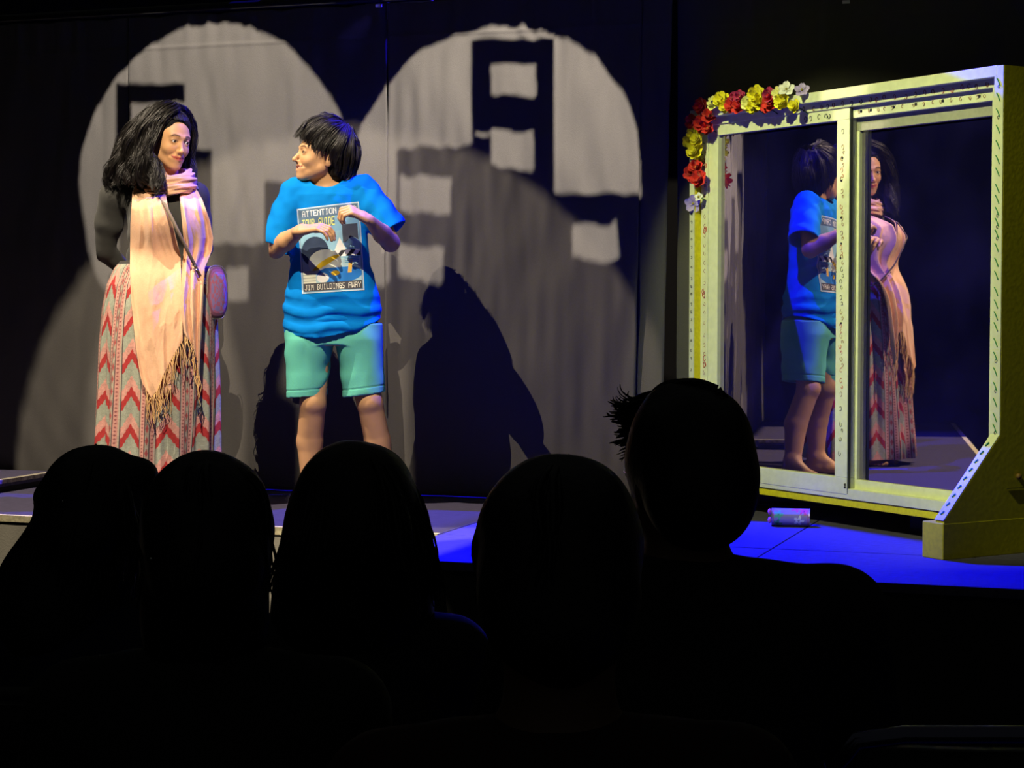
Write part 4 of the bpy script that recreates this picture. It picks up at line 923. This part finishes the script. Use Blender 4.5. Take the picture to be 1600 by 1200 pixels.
def tail(name, L, R_, bot, nf_, seed, amp, nx=110, nz=260, lift=.020, top_d=None):
    L = A(L, float); R_ = A(R_, float); ys = np.linspace(0, 1, nz)
    pts = np.zeros((nz, nx, 3)); y0 = L[0, 1]
    for ii, t in enumerate(ys):
        for_u = np.linspace(0, 1, nx); yb = np.interp(for_u, [b[0] for b in bot], [b[1] for b in bot]); yy = y0 + (yb - y0) * t
        xl = np.interp(yy, L[:, 1], L[:, 0]); xr = np.interp(yy, R_[:, 1], R_[:, 0]); xx = xl + (xr - xl) * for_u
        for k_ in range(nx): pts[ii, k_] = W(xx[k_], yy[k_])
    x, z = pts[..., 0], pts[..., 2]; base_y = body_front(x, z)
    base_y = sum(np.roll(np.pad(base_y, ((0, 0), (6, 6)), mode='edge'), s_, 1)[:, 6:-6] for s_ in range(-6, 7)) / 13
    base_y = sum(np.roll(np.pad(base_y, ((14, 14), (0, 0)), mode='edge'), s_, 0)[14:-14] for s_ in range(-14, 15)) / 29 - .006
    u_ = np.broadcast_to(np.linspace(0, 1, nx), x.shape); t_ = np.broadcast_to(ys[:, None], x.shape)
    nn = vnoise(np.stack([u_ * 1.2, t_ * 1.6, u_ * 0], -1), 2, seed)
    k1 = np.stack([u_ * 2.6 + .9 * t_ + .25 * nn, t_ * 1.3, u_ * 0], -1); k2 = np.stack([u_ * 5.5 - 1.6 * t_ + .3 * nn, t_ * 3.2, u_ * 0], -1)
    f_ = .8 * np.sin(2 * math.pi * nf_ * .8 * u_ + 3.2 * nn + seed) + 1.15 * (1 - 2.4 * np.abs(vnoise(k1, 1.4, seed))) * .6 + .55 * (1 - 2.4 * np.abs(vnoise(k2, 1.3, seed + 7))) * .5
    f_ += .10 * vnoise(np.stack([u_ * 9, t_ * 22, u_ * 0], -1), 1.5, seed + 3)
    yn = base_y - lift - .008 - 1.25 * amp * (f_ + 1.2) * (.75 + .25 * t_)
    if top_d is not None: w_ = smooth01(.14, 0, t_); yn = yn * (1 - w_) + (DW + top_d) * w_
    # keep the same line of sight while moving out from the body
    s_ = yn / DW; pts[..., 0] = x * s_; pts[..., 2] = H + (z - H) * s_; pts[..., 1] = yn
    o = MB().grid(pts).build(name, scarf_m, scarf, True); so_ = o.modifiers.new('thickness', 'SOLIDIFY'); so_.thickness = .0022; so_.offset = 0
    return pts
tl = tail('hanging_end', [(214, 283), (207, 300), (204, 350), (203, 420), (205, 470), (212, 540), (219, 585), (224, 605), (232, 632)], [(255, 283), (262, 320), (272, 360), (282, 400), (284, 450), (285, 500), (286, 545), (290, 632)],
     [(0, 600), (.12, 622), (.30, 612), (.55, 583), (.8, 555), (1, 532)], 2.6, 2, .0105, top_d=-.03)
tr_ = tail('hanging_end', [(283, 292), (281, 310), (284, 340), (288, 380), (284, 430), (284, 480), (287, 520), (300, 560), (306, 596)], [(300, 283), (316, 312), (328, 345), (333, 372), (331, 392), (320, 418), (318, 450), (316, 500), (313, 550), (311, 596)],
      [(0, 524), (.3, 535), (.55, 560), (.8, 585), (1, 594)], 3.2, 5, .0125, lift=.028, top_d=-.01)
tf = tail('hanging_end', [(228, 560), (230, 600), (232, 640)], [(268, 560), (268, 600), (266, 640)], [(0, 618), (.5, 621), (1, 608)], 1.2, 9, .003, 50, 60, lift=.012)
nc = W(266, 283, .005)
for kq, (rad, tz, tilt, thick, sd) in enumerate(((.078, .020, .30, .020, 1), (.084, .000, .15, .024, 2), (.090, -.022, .42, .023, 3), (.080, .010, .55, .018, 4))):
    n1, n2 = 120, 36; a1 = np.linspace(0, 2 * math.pi, n1); b1 = np.linspace(0, 2 * math.pi, n2); A1, B1 = np.meshgrid(a1, b1, indexing='ij')
    rr_ = thick * (1 + .22 * np.sin(5 * B1 + 3 * A1 + sd) + .12 * np.sin(9 * B1 - 2 * A1)); R1 = rad + rr_ * np.cos(B1)
    x = R1 * np.cos(A1); y = R1 * np.sin(A1) * .95; z = rr_ * 1.0 * np.sin(B1) + tz - tilt * .05 * np.sin(-A1) * 1.0 + .008 * np.sin(2 * A1 + sd)
    MB().grid(np.stack([nc[0] + x, nc[1] + y, nc[2] + z], -1)).build('neck_loop', scarf_m, scarf, True)
fr_ = MB(); rgf = np.random.default_rng(5)
def fringe(p, L, dx=0):
    q = A(p); pts_ = [q]; w1 = rgf.uniform(-.012, .012); w2 = rgf.uniform(-.008, .008)
    for t in (.25, .5, .75, 1): pts_.append(q + A([dx * t + w1 * math.sin(3 * t) + w2 * math.sin(7 * t), -.006 * t - .004 * math.sin(5 * t), -L * t]))
    fr_.tube(pts_, [.0022, .0018, .0018, .0016, .0010], 5)
for pts_, a_, b_, n_ in ((tl, 0.05, .98, 26), (tr_, .02, .98, 22), (tf, .02, .98, 16)):
    for u_ in np.linspace(a_, b_, n_): fringe(pts_[-1, int(u_ * (pts_.shape[1] - 1))], rgf.uniform(.07, .13))
tag(fr_.build('fringe', mat('fringe_yarn', (.80, .50, .22), .8), scarf, True), kind='stuff')
# hair
g = G(W(155, 320, -.22), W(325, 150, .26), .004)
wp = lambda x, y, z: WC + WR @ (A([x, y, z]) * WS)
g.ell(wp(0, -.022, .040), (.088, .104, .094), WR, .01); g.ell(wp(0, -.075, -.040), (.088, .070, .100), WR, .03)
g.ell(W(205, 250, .0), (.075, .085, .095), None, .04); g.ell(W(232, 270, .0), (.06, .09, .07), None, .04)
g.ell(wp(0, .116, -.022), (.098, .088, .136), WR, .010, 'sub')
mesh_part(g, 'hair', hair_b, wom, 2, lambda v: .006 * vnoise(v, 20, 3) + .004 * vnoise(v * A([1, 1, .5]), 50, 9))
hb = wom.children[-1]
gd = [[(280, 168, -.01), (292, 174, .0), (300, 190, .02), (302, 212, .045), (301, 238, .05), (300, 260, .03), (303, 276, .0)],
      [(276, 167, .02), (294, 176, .05), (302, 200, .08), (303, 230, .09), (300, 262, .08), (300, 284, .08), (300, 300, .08)],
      [(268, 165, .04), (285, 175, .09), (290, 200, .13), (285, 240, .15), (275, 275, .15), (270, 300, .14), (265, 318, .14)],
      [(258, 165, .04), (255, 185, .10), (245, 210, .14), (232, 240, .16), (220, 268, .16), (215, 292, .15), (210, 310, .14)],
      [(256, 165, .03), (232, 185, .08), (212, 208, .10), (196, 235, .11), (186, 260, .10), (180, 282, .08), (176, 296, .06)],
      [(254, 165, .01), (226, 180, .03), (204, 202, .03), (186, 228, .02), (176, 254, .0), (170, 276, -.01), (172, 294, -.02)],
      [(256, 165, -.01), (228, 176, -.03), (208, 196, -.05), (192, 222, -.06), (184, 250, -.06), (180, 274, -.06), (184, 292, -.06)],
      [(262, 165, -.02), (238, 172, -.06), (220, 192, -.09), (208, 218, -.10), (202, 246, -.10), (200, 268, -.10), (206, 286, -.10)],
      [(268, 165, -.03), (246, 172, -.08), (230, 190, -.105), (220, 214, -.115), (216, 240, -.12), (222, 266, -.12), (228, 286, -.13)],
      [(272, 167, -.04), (256, 175, -.085), (240, 192, -.115), (232, 216, -.12), (232, 242, -.125), (238, 268, -.13), (246, 292, -.14)],
      [(279, 170, -.04), (268, 179, -.085), (252, 196, -.11), (240, 220, -.115), (240, 245, -.12), (249, 268, -.13), (256, 290, -.15)]]
locks('hair_locks', [[W(*q) for q in r_] for r_ in gd[3:]], 1800, .0015, .018, .009, hair_m, hb, freq=2.3, seed=14, rings=28, taper=.4, lenvar=.07, clump=14, crad=.0065)
locks('hair_locks', [[W(*q) for q in r_] for r_ in gd[:4]], 420, .0014, .012, .004, hair_m, hb, freq=2.2, clump=12, crad=.005, seed=15, rings=24, taper=.3, lenvar=.10)
locks('hair_locks', [[W(*q) for q in r_] for r_ in [[(276, 168, -.045), (262, 178, -.09), (250, 196, -.112), (241, 218, -.118), (234, 236, -.12)], [(270, 166, -.03), (248, 172, -.08), (232, 190, -.108), (220, 212, -.118), (214, 232, -.12)], [(262, 165, -.01), (236, 172, -.05), (216, 190, -.07), (200, 216, -.075), (192, 236, -.07)]]], 520, .0014, .003, .006, hair_m, hb, freq=1.0, seed=16, rings=16)
locks('hair_locks', [[W(*q) for q in r_] for r_ in [[(240, 240, -.12), (248, 262, -.14), (254, 282, -.155), (252, 300, -.16)], [(236, 240, -.12), (240, 268, -.145), (246, 290, -.16), (243, 310, -.165)]]], 70, .0013, .010, .006, hair_m, hb, freq=2, seed=18, rings=20)
gl_ = []
for x0 in (-.80, -.55, -.30, -.08, .10, .32, .56, .80):          # combed back from the hairline over the crown
    r_ = []
    for t_ in np.linspace(0, 1, 6):
        ph_ = math.radians(33 + 95 * t_ + 8 * abs(x0)); sx = x0 * (.62 + .38 * min(1, t_ * 1.6)); k_ = math.sqrt(max(0, 1 - sx * sx))
        q = A([.088 * sx, -.022 + .104 * math.cos(ph_) * k_, .040 + .094 * math.sin(ph_) * k_]); r_.append(wp(*(q * 1.015)))
    gl_.append(r_)
locks('hair_locks', gl_, 700, .0015, .0012, .0016, hair_m, hb, freq=1, seed=31, rings=12, clump=6, crad=.002)
# shoulder bag, hangs at her hip
bag = spec('shoulder_bag', 'small rounded embroidered shoulder bag hanging at the hip of the woman', 'bag', tuple(W(330, 455, .02)))
fw = A([.80, -.60, 0.]); sw = A([.60, .80, 0.]); up = A([0, 0, 1.])
Rb = np.stack([sw, fw, up], 1)
bc = W(333, 457, -.005)
mb = MB(); n1, n2 = 40, 72; cols = []
vs = []
for i_ in range(n1):
    s_ = -1 + 2 * i_ / (n1 - 1); sc_ = (1 - abs(s_) ** 5 * .22)
    for j_ in range(n2):
        a = 2 * math.pi * j_ / n2; ca, sa = math.cos(a), math.sin(a); e_ = .62
        x = .062 * sc_ * math.copysign(abs(ca) ** e_, ca) * (1 - .1 * (sa > 0)); z = .110 * sc_ * math.copysign(abs(sa) ** .8, sa)
        vs.append(bc + sw * x + fw * (.032 * s_) + up * z)
        q = abs(s_); edge = q > .86
        if q < .45: cc = A([.62, .42, .28]) if abs((a * 9) % 2 - 1) > .5 else A([.32, .10, .08])
        elif q < .6: cc = A([.14, .06, .05])
        elif q < .68: cc = A([.7, .6, .45])
        else: cc = A([.18, .07, .06])
        if edge: cc = A([.30, .10, .14])
        cols.append(cc)
vs = A(vs); i = np.arange(n1 * n2).reshape(n1, n2); j = np.roll(i, -1, 1)
fq = np.stack([i[:-1], j[:-1], j[1:], i[1:]], -1).reshape(-1, 4)
quads('body', vs, fq, mat('embroidery', rough=.7, attr='Col', bump=.4, bscale=300), bag, True, A(cols))
for sg in (-1, 1):                    # embroidered faces
    gx = np.linspace(0, 1, 26); th = np.linspace(0, 2 * math.pi, 73); RR, TT = np.meshgrid(gx, th)
    ca, sa = np.cos(TT), np.sin(TT); x = .0485 * RR * np.sign(ca) * np.abs(ca) ** .62; z = .086 * RR * np.sign(sa) * np.abs(sa) ** .8
    pt_ = bc + x[..., None] * sw + z[..., None] * up + (sg * (.032 + .010 * (1 - RR ** 2)))[..., None] * fw
    cf = np.where(((np.sin(RR * 14) > .2) ^ (np.sin(TT * 8) > .5))[..., None], A([.50, .14, .20]), A([.30, .22, .42]))
    mb2 = MB().grid(pt_); mb2.build('face', mat('embroidery'), bag, True, col=cf.reshape(-1, 3))
zp = MB().tube([bc + sw * .062 * math.copysign(abs(math.cos(a)) ** .62, math.cos(a)) * 1.005 + fw * .022 + up * .111 * math.copysign(abs(math.sin(a)) ** .8, math.sin(a)) for a in np.linspace(0, 6.283, 60)], .0016, 5); zp.build('zip', mat('brass', (.6, .5, .3), .35, .7), bag, True)
def ribbon(pts, w, th, wd):
    pts = A(pts, float); q = []
    for k_, p in enumerate(pts): q.append([p - wd * w / 2, p + wd * w / 2])
    o = MB().grid(q); return o
sp = [W(222, 296, -.02), W(238, 304, -.09), W(256, 318, -.185), W(270, 345, -.250), W(286, 378, -.225), W(298, 402, -.20), W(306, 418, -.17), W(313, 432, -.14), W(318, 440, -.10)]
o = ribbon(sp, .014, 0, A([.8, -.2, .55])).build('strap', mat('strap_web', (.22, .17, .13), .8, bump=.3, bscale=200), bag, True); so_ = o.modifiers.new('thickness', 'SOLIDIFY'); so_.thickness = .003
sp2 = [W(216, 292, .0), W(205, 300, .12), W(225, 360, .19), W(270, 420, .20), W(318, 436, .12), W(334, 430, .03)]
o = ribbon(sp2, .014, 0, A([.3, .3, .9])).build('strap', mat('strap_web'), bag, True); so_ = o.modifiers.new('thickness', 'SOLIDIFY'); so_.thickness = .003
mb = MB()
for q in (W(304, 415, -.185), W(306, 421, -.175)): mb.tube([q + A([-.012, 0, .002]), q + A([.012, -.004, -.002])], .0028, 8)
mb.build('buckle', mat('silver'), bag, True)
a = np.linspace(0, 6.283, 16); q = W(316, 438, -.105); MB().tube([q + A([.012 * math.cos(t), -.004 * math.cos(t), .010 * math.sin(t)]) for t in a], .0024, 6).build('ring', mat('silver'), bag, True)
MB().tube([q + A([0, 0, -.006]), W(322, 446, -.05), bc + up * .09 + sw * -.04], .006, 8).build('strap_tab', mat('strap_web'), bag, True)
# ------------------------------------------------------------------ the audience: seated people in near darkness
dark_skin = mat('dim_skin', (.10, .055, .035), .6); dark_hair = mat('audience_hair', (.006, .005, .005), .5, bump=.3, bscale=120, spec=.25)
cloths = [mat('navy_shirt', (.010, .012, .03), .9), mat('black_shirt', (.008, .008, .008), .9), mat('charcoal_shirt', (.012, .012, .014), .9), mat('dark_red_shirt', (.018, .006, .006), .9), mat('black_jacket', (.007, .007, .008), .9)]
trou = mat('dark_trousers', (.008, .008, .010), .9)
FL = -.62
chair_m = mat('chair_plastic', (.01, .01, .011), .5); chrome = mat('chair_tube', (.10, .10, .16), .2, .9)
def chair(x, y, label, bright=False, zb=.40):
    t = spec('audience_chair', label, 'chair', (x, y, FL), 'chairs in the audience row')
    f = FL; pts = []
    q = []
    for i in range(7):
        r_ = []
        for j in range(9):
            a = -1 + j / 4; r_.append((x + .215 * a, y - .21 + .42 * i / 6, f + .445 + .015 * a * a - .012 * math.sin(3.14 * i / 6) + (.01 if i == 0 else 0)))
        q.append(r_)
    o = MB().grid(q).build('seat', chair_m, t, True); so = o.modifiers.new('thickness', 'SOLIDIFY'); so.thickness = .025
    q = [[(x + .205 * (-1 + j / 4), y - .235 - .03 * (i / 5) + .03 * (-1 + j / 4) ** 2, f + .60 + (zb - .20) * i / 5) for j in range(9)] for i in range(6)]
    o = MB().grid(q).build('backrest', chair_m, t, True); so = o.modifiers.new('thickness', 'SOLIDIFY'); so.thickness = .02
    fm = chrome if bright else frame_m; zt = f + .42 + zb
    for s_ in (-1, 1):
        MB().tube([(x + s_ * .20, y + .19, f + .44), (x + s_ * .22, y + .22, f)], .011, 8).build('leg', fm, t, True)
        MB().tube([(x + s_ * .205, y - .19, f + .44), (x + s_ * .22, y - .26, f)], .011, 8).build('leg', fm, t, True)
    a_ = [(x - .218, y - .20, f + .44), (x - .222, y - .25, f + .6), (x - .222, y - .275, zt - .04), (x - .20, y - .285, zt - .008), (x - .15, y - .29, zt), (x + .15, y - .29, zt), (x + .20, y - .285, zt - .008), (x + .222, y - .275, zt - .04), (x + .222, y - .25, f + .6), (x + .218, y - .20, f + .44)]
    MB().tube(a_, .011, 10).build('back_frame', fm, t, True); return t
def sitter(px, py_top, D, label, shirt, seed, hs=1.0, yaw=180., pitch=-4, shoulder=.20, cap=None, guides=None, nl=260, lr=.004, amp=.006, jit=.008, drop=.20):
    top = P(px, py_top, D); c = top + A([0, .0, -.128 * hs]); t = spec('person', label, 'person', (c[0], c[1], FL))
    R = rot(math.radians(yaw), math.radians(pitch)); bx, by = c[0], c[1] - .02; sz = c[2] - drop * hs; hipz = FL + .56
    g = G((bx - .36, by - .25, FL - .01), (bx + .36, by + .75, top[2] + .05), .0065)
    g.loft([(hipz - .08, bx, by, .17, .13), (hipz + .05, bx, by, .165, .13), (sz - .12, bx, by, .15, .11), (sz, bx, by, .13, .09)], .04)
    g.cone((bx, by, sz - .01), c + A([0, -.01, -.05]), .062, .055, .03)
    hl = []
    for s_ in (-1, 1):
        sh = A([bx + s_ * shoulder * .88, by, sz - .02]); el = A([bx + s_ * (shoulder + .05), by + .05, sz - .30]); wr = A([bx + s_ * .13, by + .27, hipz + .09]); hl.append((sh, el, wr))
        g.cone((bx, by, sz), sh, .06, .055, .04); g.cone(sh, el, .05, .04, .02); g.cone(el, wr, .038, .026, .02)
        hand(g, wr, (-s_ * .25, 1, -.15), (0, -.1, -1), s_, .35, 1.0)
        hp_, kn, an = A([bx + s_ * .09, by + .02, hipz - .03]), A([bx + s_ * .12, by + .44, FL + .50]), A([bx + s_ * .13, by + .42, FL + .09])
        g.cone(hp_, kn, .088, .060, .03); g.cone(kn, an, .056, .038, .02); g.cone(an, an + A([0, -.04, -.05]), .038, .034, .02); g.cone(an + A([0, -.02, -.05]), an + A([s_ * .02, .16, -.062]), .036, .026, .02)
    head(g, c, R, hs, smile=0, eyes=False)
    g.cut(lambda X, Y, Z: FL + .002 - Z + 0 * X + 0 * Y)
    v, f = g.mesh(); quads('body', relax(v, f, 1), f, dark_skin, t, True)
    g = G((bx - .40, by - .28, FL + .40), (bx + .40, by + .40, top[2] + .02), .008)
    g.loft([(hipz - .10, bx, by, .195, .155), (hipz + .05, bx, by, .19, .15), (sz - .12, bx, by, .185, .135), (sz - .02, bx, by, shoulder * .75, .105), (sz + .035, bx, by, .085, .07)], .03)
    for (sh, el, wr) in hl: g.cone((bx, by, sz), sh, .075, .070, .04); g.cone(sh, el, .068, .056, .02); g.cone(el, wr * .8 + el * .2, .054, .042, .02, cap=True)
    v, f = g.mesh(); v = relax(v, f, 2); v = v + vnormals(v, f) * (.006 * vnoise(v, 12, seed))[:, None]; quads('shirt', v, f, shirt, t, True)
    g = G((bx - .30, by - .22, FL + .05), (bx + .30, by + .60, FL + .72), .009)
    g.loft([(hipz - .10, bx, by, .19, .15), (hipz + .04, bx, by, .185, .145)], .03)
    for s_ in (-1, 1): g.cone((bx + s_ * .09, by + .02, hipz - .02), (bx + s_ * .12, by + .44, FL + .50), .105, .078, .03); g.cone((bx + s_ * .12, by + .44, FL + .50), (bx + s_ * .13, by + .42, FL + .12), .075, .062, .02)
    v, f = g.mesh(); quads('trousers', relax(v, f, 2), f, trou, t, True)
    # hair
    L = lambda x, y, z: c + R @ (A([x, y, z]) * hs)
    g = G((c[0] - .22, c[1] - .24, c[2] - .45), (c[0] + .22, c[1] + .22, top[2] + .06), .006)
    g.ell(L(0, -.018, .036), A([.084, .102, .092]) * hs, R, .01); g.ell(L(0, -.06, -.02), A([.078, .07, .08]) * hs, R, .03)
    if cap: cap(g, L, R)
    g.ell(L(0, .130, -.035), A([.110, .095, .115]) * hs, R, .01, 'sub')
    v, f = g.mesh(); v = relax(v, f, 2); v = v + vnormals(v, f) * (.003 * vnoise(v, 22, seed))[:, None]; h_ = quads('hair', v, f, dark_hair, t, True)
    if guides: locks('hair_locks', [[P(a, b, D + d_) for a, b, d_ in r_] for r_ in guides], nl, lr, amp, jit, dark_hair, h_, freq=1.6, seed=seed, rings=14, lenvar=.08, sides=4)
    return t, c, R
def px_fill(D, pts, k=.03):           # rounded volumes at photo places, (x, y, r) in pixels
    def f(g, L, R):
        for x, y, r, d_ in pts:
            q = P(x, y, D + d_); rr_ = r * D / F; g.ell(q, (rr_, min(rr_ * .9, .10), rr_), None, k)
    return f
D1, D2, D3, D4, D5 = 3.42, 2.6, 3.05, 1.95, 2.65
sitter(150, 703, D1, 'long-haired spectator silhouetted at the far left, small bun on top', cloths[0], 1, 1.0, 172, shoulder=.17,
       cap=px_fill(D1, [(150, 788, 88, 0), (222, 745, 28, 0), (70, 775, 15, .0), (140, 850, 88, 0), (115, 900, 100, -.0), (100, 960, 120, -.02)]),
       guides=[[(150, 706, 0), (90, 760, 0), (60, 830, 0), (20, 880, 0), (-20, 915, 0)], [(150, 702, 0), (100, 745, -.05), (70, 810, -.06), (45, 870, -.06), (10, 925, -.05)], [(160, 702, 0), (140, 740, -.09), (120, 820, -.11), (110, 880, -.12), (95, 940, -.12)], [(170, 704, 0), (200, 760, -.06), (220, 820, -.08), (225, 880, -.08), (220, 940, -.08)]])
t2, c2, R2 = sitter(325, 712, D2, 'spectator silhouetted second from the left, smooth hair to the shoulders', cloths[1], 2, 1.0, 184,
       cap=px_fill(D2, [(325, 802, 90, 0), (322, 860, 95, 0), (320, 930, 96, -.01), (318, 985, 98, -.02)]),
       guides=[[(322, 722, 0), (270, 742, -.03), (238, 790, -.03), (228, 860, -.03), (225, 940, -.03)], [(325, 722, -.02), (310, 750, -.09), (305, 820, -.11), (300, 890, -.12), (300, 960, -.12)], [(330, 722, 0), (380, 742, -.03), (412, 785, -.03), (418, 860, -.03), (416, 940, -.03)]])
sitter(555, 692, D3, 'spectator silhouetted in the middle left with long loose hair widening downwards', cloths[2], 3, 1.0, 180, shoulder=.17,
       cap=px_fill(D3, [(556, 795, 100, 0), (556, 850, 112, 0), (552, 920, 122, -.01), (548, 980, 126, -.02)]),
       guides=[[(548, 702, 0), (500, 726, .0), (462, 780, .0), (440, 860, .0), (425, 935, 0)], [(555, 702, -.02), (520, 730, -.07), (490, 800, -.10), (480, 880, -.12), (470, 960, -.12)], [(560, 702, -.02), (590, 730, -.07), (620, 800, -.10), (630, 880, -.12), (635, 960, -.12)], [(562, 702, 0), (615, 726, .0), (652, 785, .0), (672, 860, .0), (690, 935, 0)]], nl=340)
sitter(874, 715, D4, 'spectator silhouetted between the middle and the tall one, rounded hair', cloths[3], 4, 1.0, 178,
       cap=px_fill(D4, [(874, 822, 103, 0), (873, 862, 107, 0), (873, 900, 102, 0), (880, 940, 90, 0)]),
       guides=[[(866, 730, 0), (822, 752, 0), (788, 806, 0), (778, 870, 0), (785, 930, 0)], [(874, 726, -.02), (860, 758, -.09), (850, 830, -.12), (850, 890, -.12), (852, 930, -.11)], [(882, 726, 0), (925, 752, 0), (958, 806, 0), (968, 860, 0), (965, 915, 0)]])
t5, c5, R5 = sitter(1073, 601, D5, 'tallest spectator silhouetted before the mirror window, spiky fringe and glasses', cloths[4], 5, 1.0, 196, pitch=-2, shoulder=.23, drop=.175,
       cap=px_fill(D5, [(1076, 695, 84, 0), (1072, 740, 82, 0), (1060, 640, 38, .0)]),
       guides=[[(1060, 620, .03), (1020, 628, .06), (990, 640, .08), (972, 648, .09), (958, 654, .09)], [(1060, 612, .02), (1010, 622, .05), (985, 634, .07), (974, 628, .08), (966, 615, .08)], [(1050, 630, .03), (1010, 650, .06), (985, 665, .08), (970, 668, .09), (962, 668, .09)], [(1050, 650, .03), (1010, 668, .05), (990, 680, .07), (978, 688, .07), (970, 692, .07)], [(1050, 665, .02), (1015, 690, .05), (995, 705, .06), (985, 712, .06), (980, 716, .06)]], nl=170, lr=.0026, amp=.003, jit=.006)
locks('hair_locks', [[P(a, b, D5 + d_) for a, b, d_ in r_] for r_ in [[(1120, 605, -.02), (1080, 596, -.02), (1040, 600, -.01), (1012, 622, .0), (1000, 650, .01)], [(1100, 640, -.06), (1130, 615, -.05), (1142, 635, -.04), (1155, 665, -.03), (1162, 700, -.02)], [(1090, 640, -.08), (1080, 700, -.11), (1080, 750, -.12), (1085, 800, -.11), (1085, 840, -.08)]]], 240, .0024, .002, .004, dark_hair, t5.children[-1], freq=1.2, seed=21, rings=12, sides=4)
MB().ball(P(1174, 764, D5), (.011, .016, .031), 14, rotm('y', -.12)).build('ear', dark_skin, t5, True)
gls = MB(); Lc = lambda x, y, z: c5 + R5 @ (A([x, y, z]) * 1.0)
for s_ in (-1, 1):
    gls.tube([Lc(s_ * .033 + .022 * math.cos(a), .105 - .004 * abs(math.cos(a)), .004 + .017 * math.sin(a)) for a in np.linspace(0, 6.28, 18)], .0014, 6)
    gls.tube([Lc(s_ * .056, .100, .010), Lc(s_ * .074, .05, .006), Lc(s_ * .080, -.005, .002), Lc(s_ * .080, -.02, -.016)], .0014, 6)
gls.tube([Lc(-.010, .112, .008), Lc(0, .115, .010), Lc(.010, .112, .008)], .0014, 6); gls.build('glasses', mat('spectacle_metal', (.6, .6, .65), .2, 1), t5, True)
MB().ball(P(98, 783, D1 - .14), .0016, 8).build('hair_clip', mat('silver'), bpy.data.objects[[o.name for o in bpy.data.objects if o.name.startswith('person') and 'far left' in str(o.get('label'))][0]], True)
MB().ball(P(236, 873, D2 - .13), .0018, 8).build('earring', mat('silver'), t2, True)
for px_, D_, lb in ((150, D1, 'dark chair under the spectator at the far left'), (325, D2, 'dark chair under the second spectator from the left'), (555, D3, 'dark chair under the long-haired middle spectator'), (874, D4, 'dark chair under the fourth spectator from the left'), (1080, D5, 'dark chair under the tall spectator with glasses')):
    q = P(px_, 900, D_); chair(q[0], q[1] - .02, lb)
ch = chair(.59, 2.42, 'empty chair at the lower right, blue glint on its top rail', True, zb=.556)
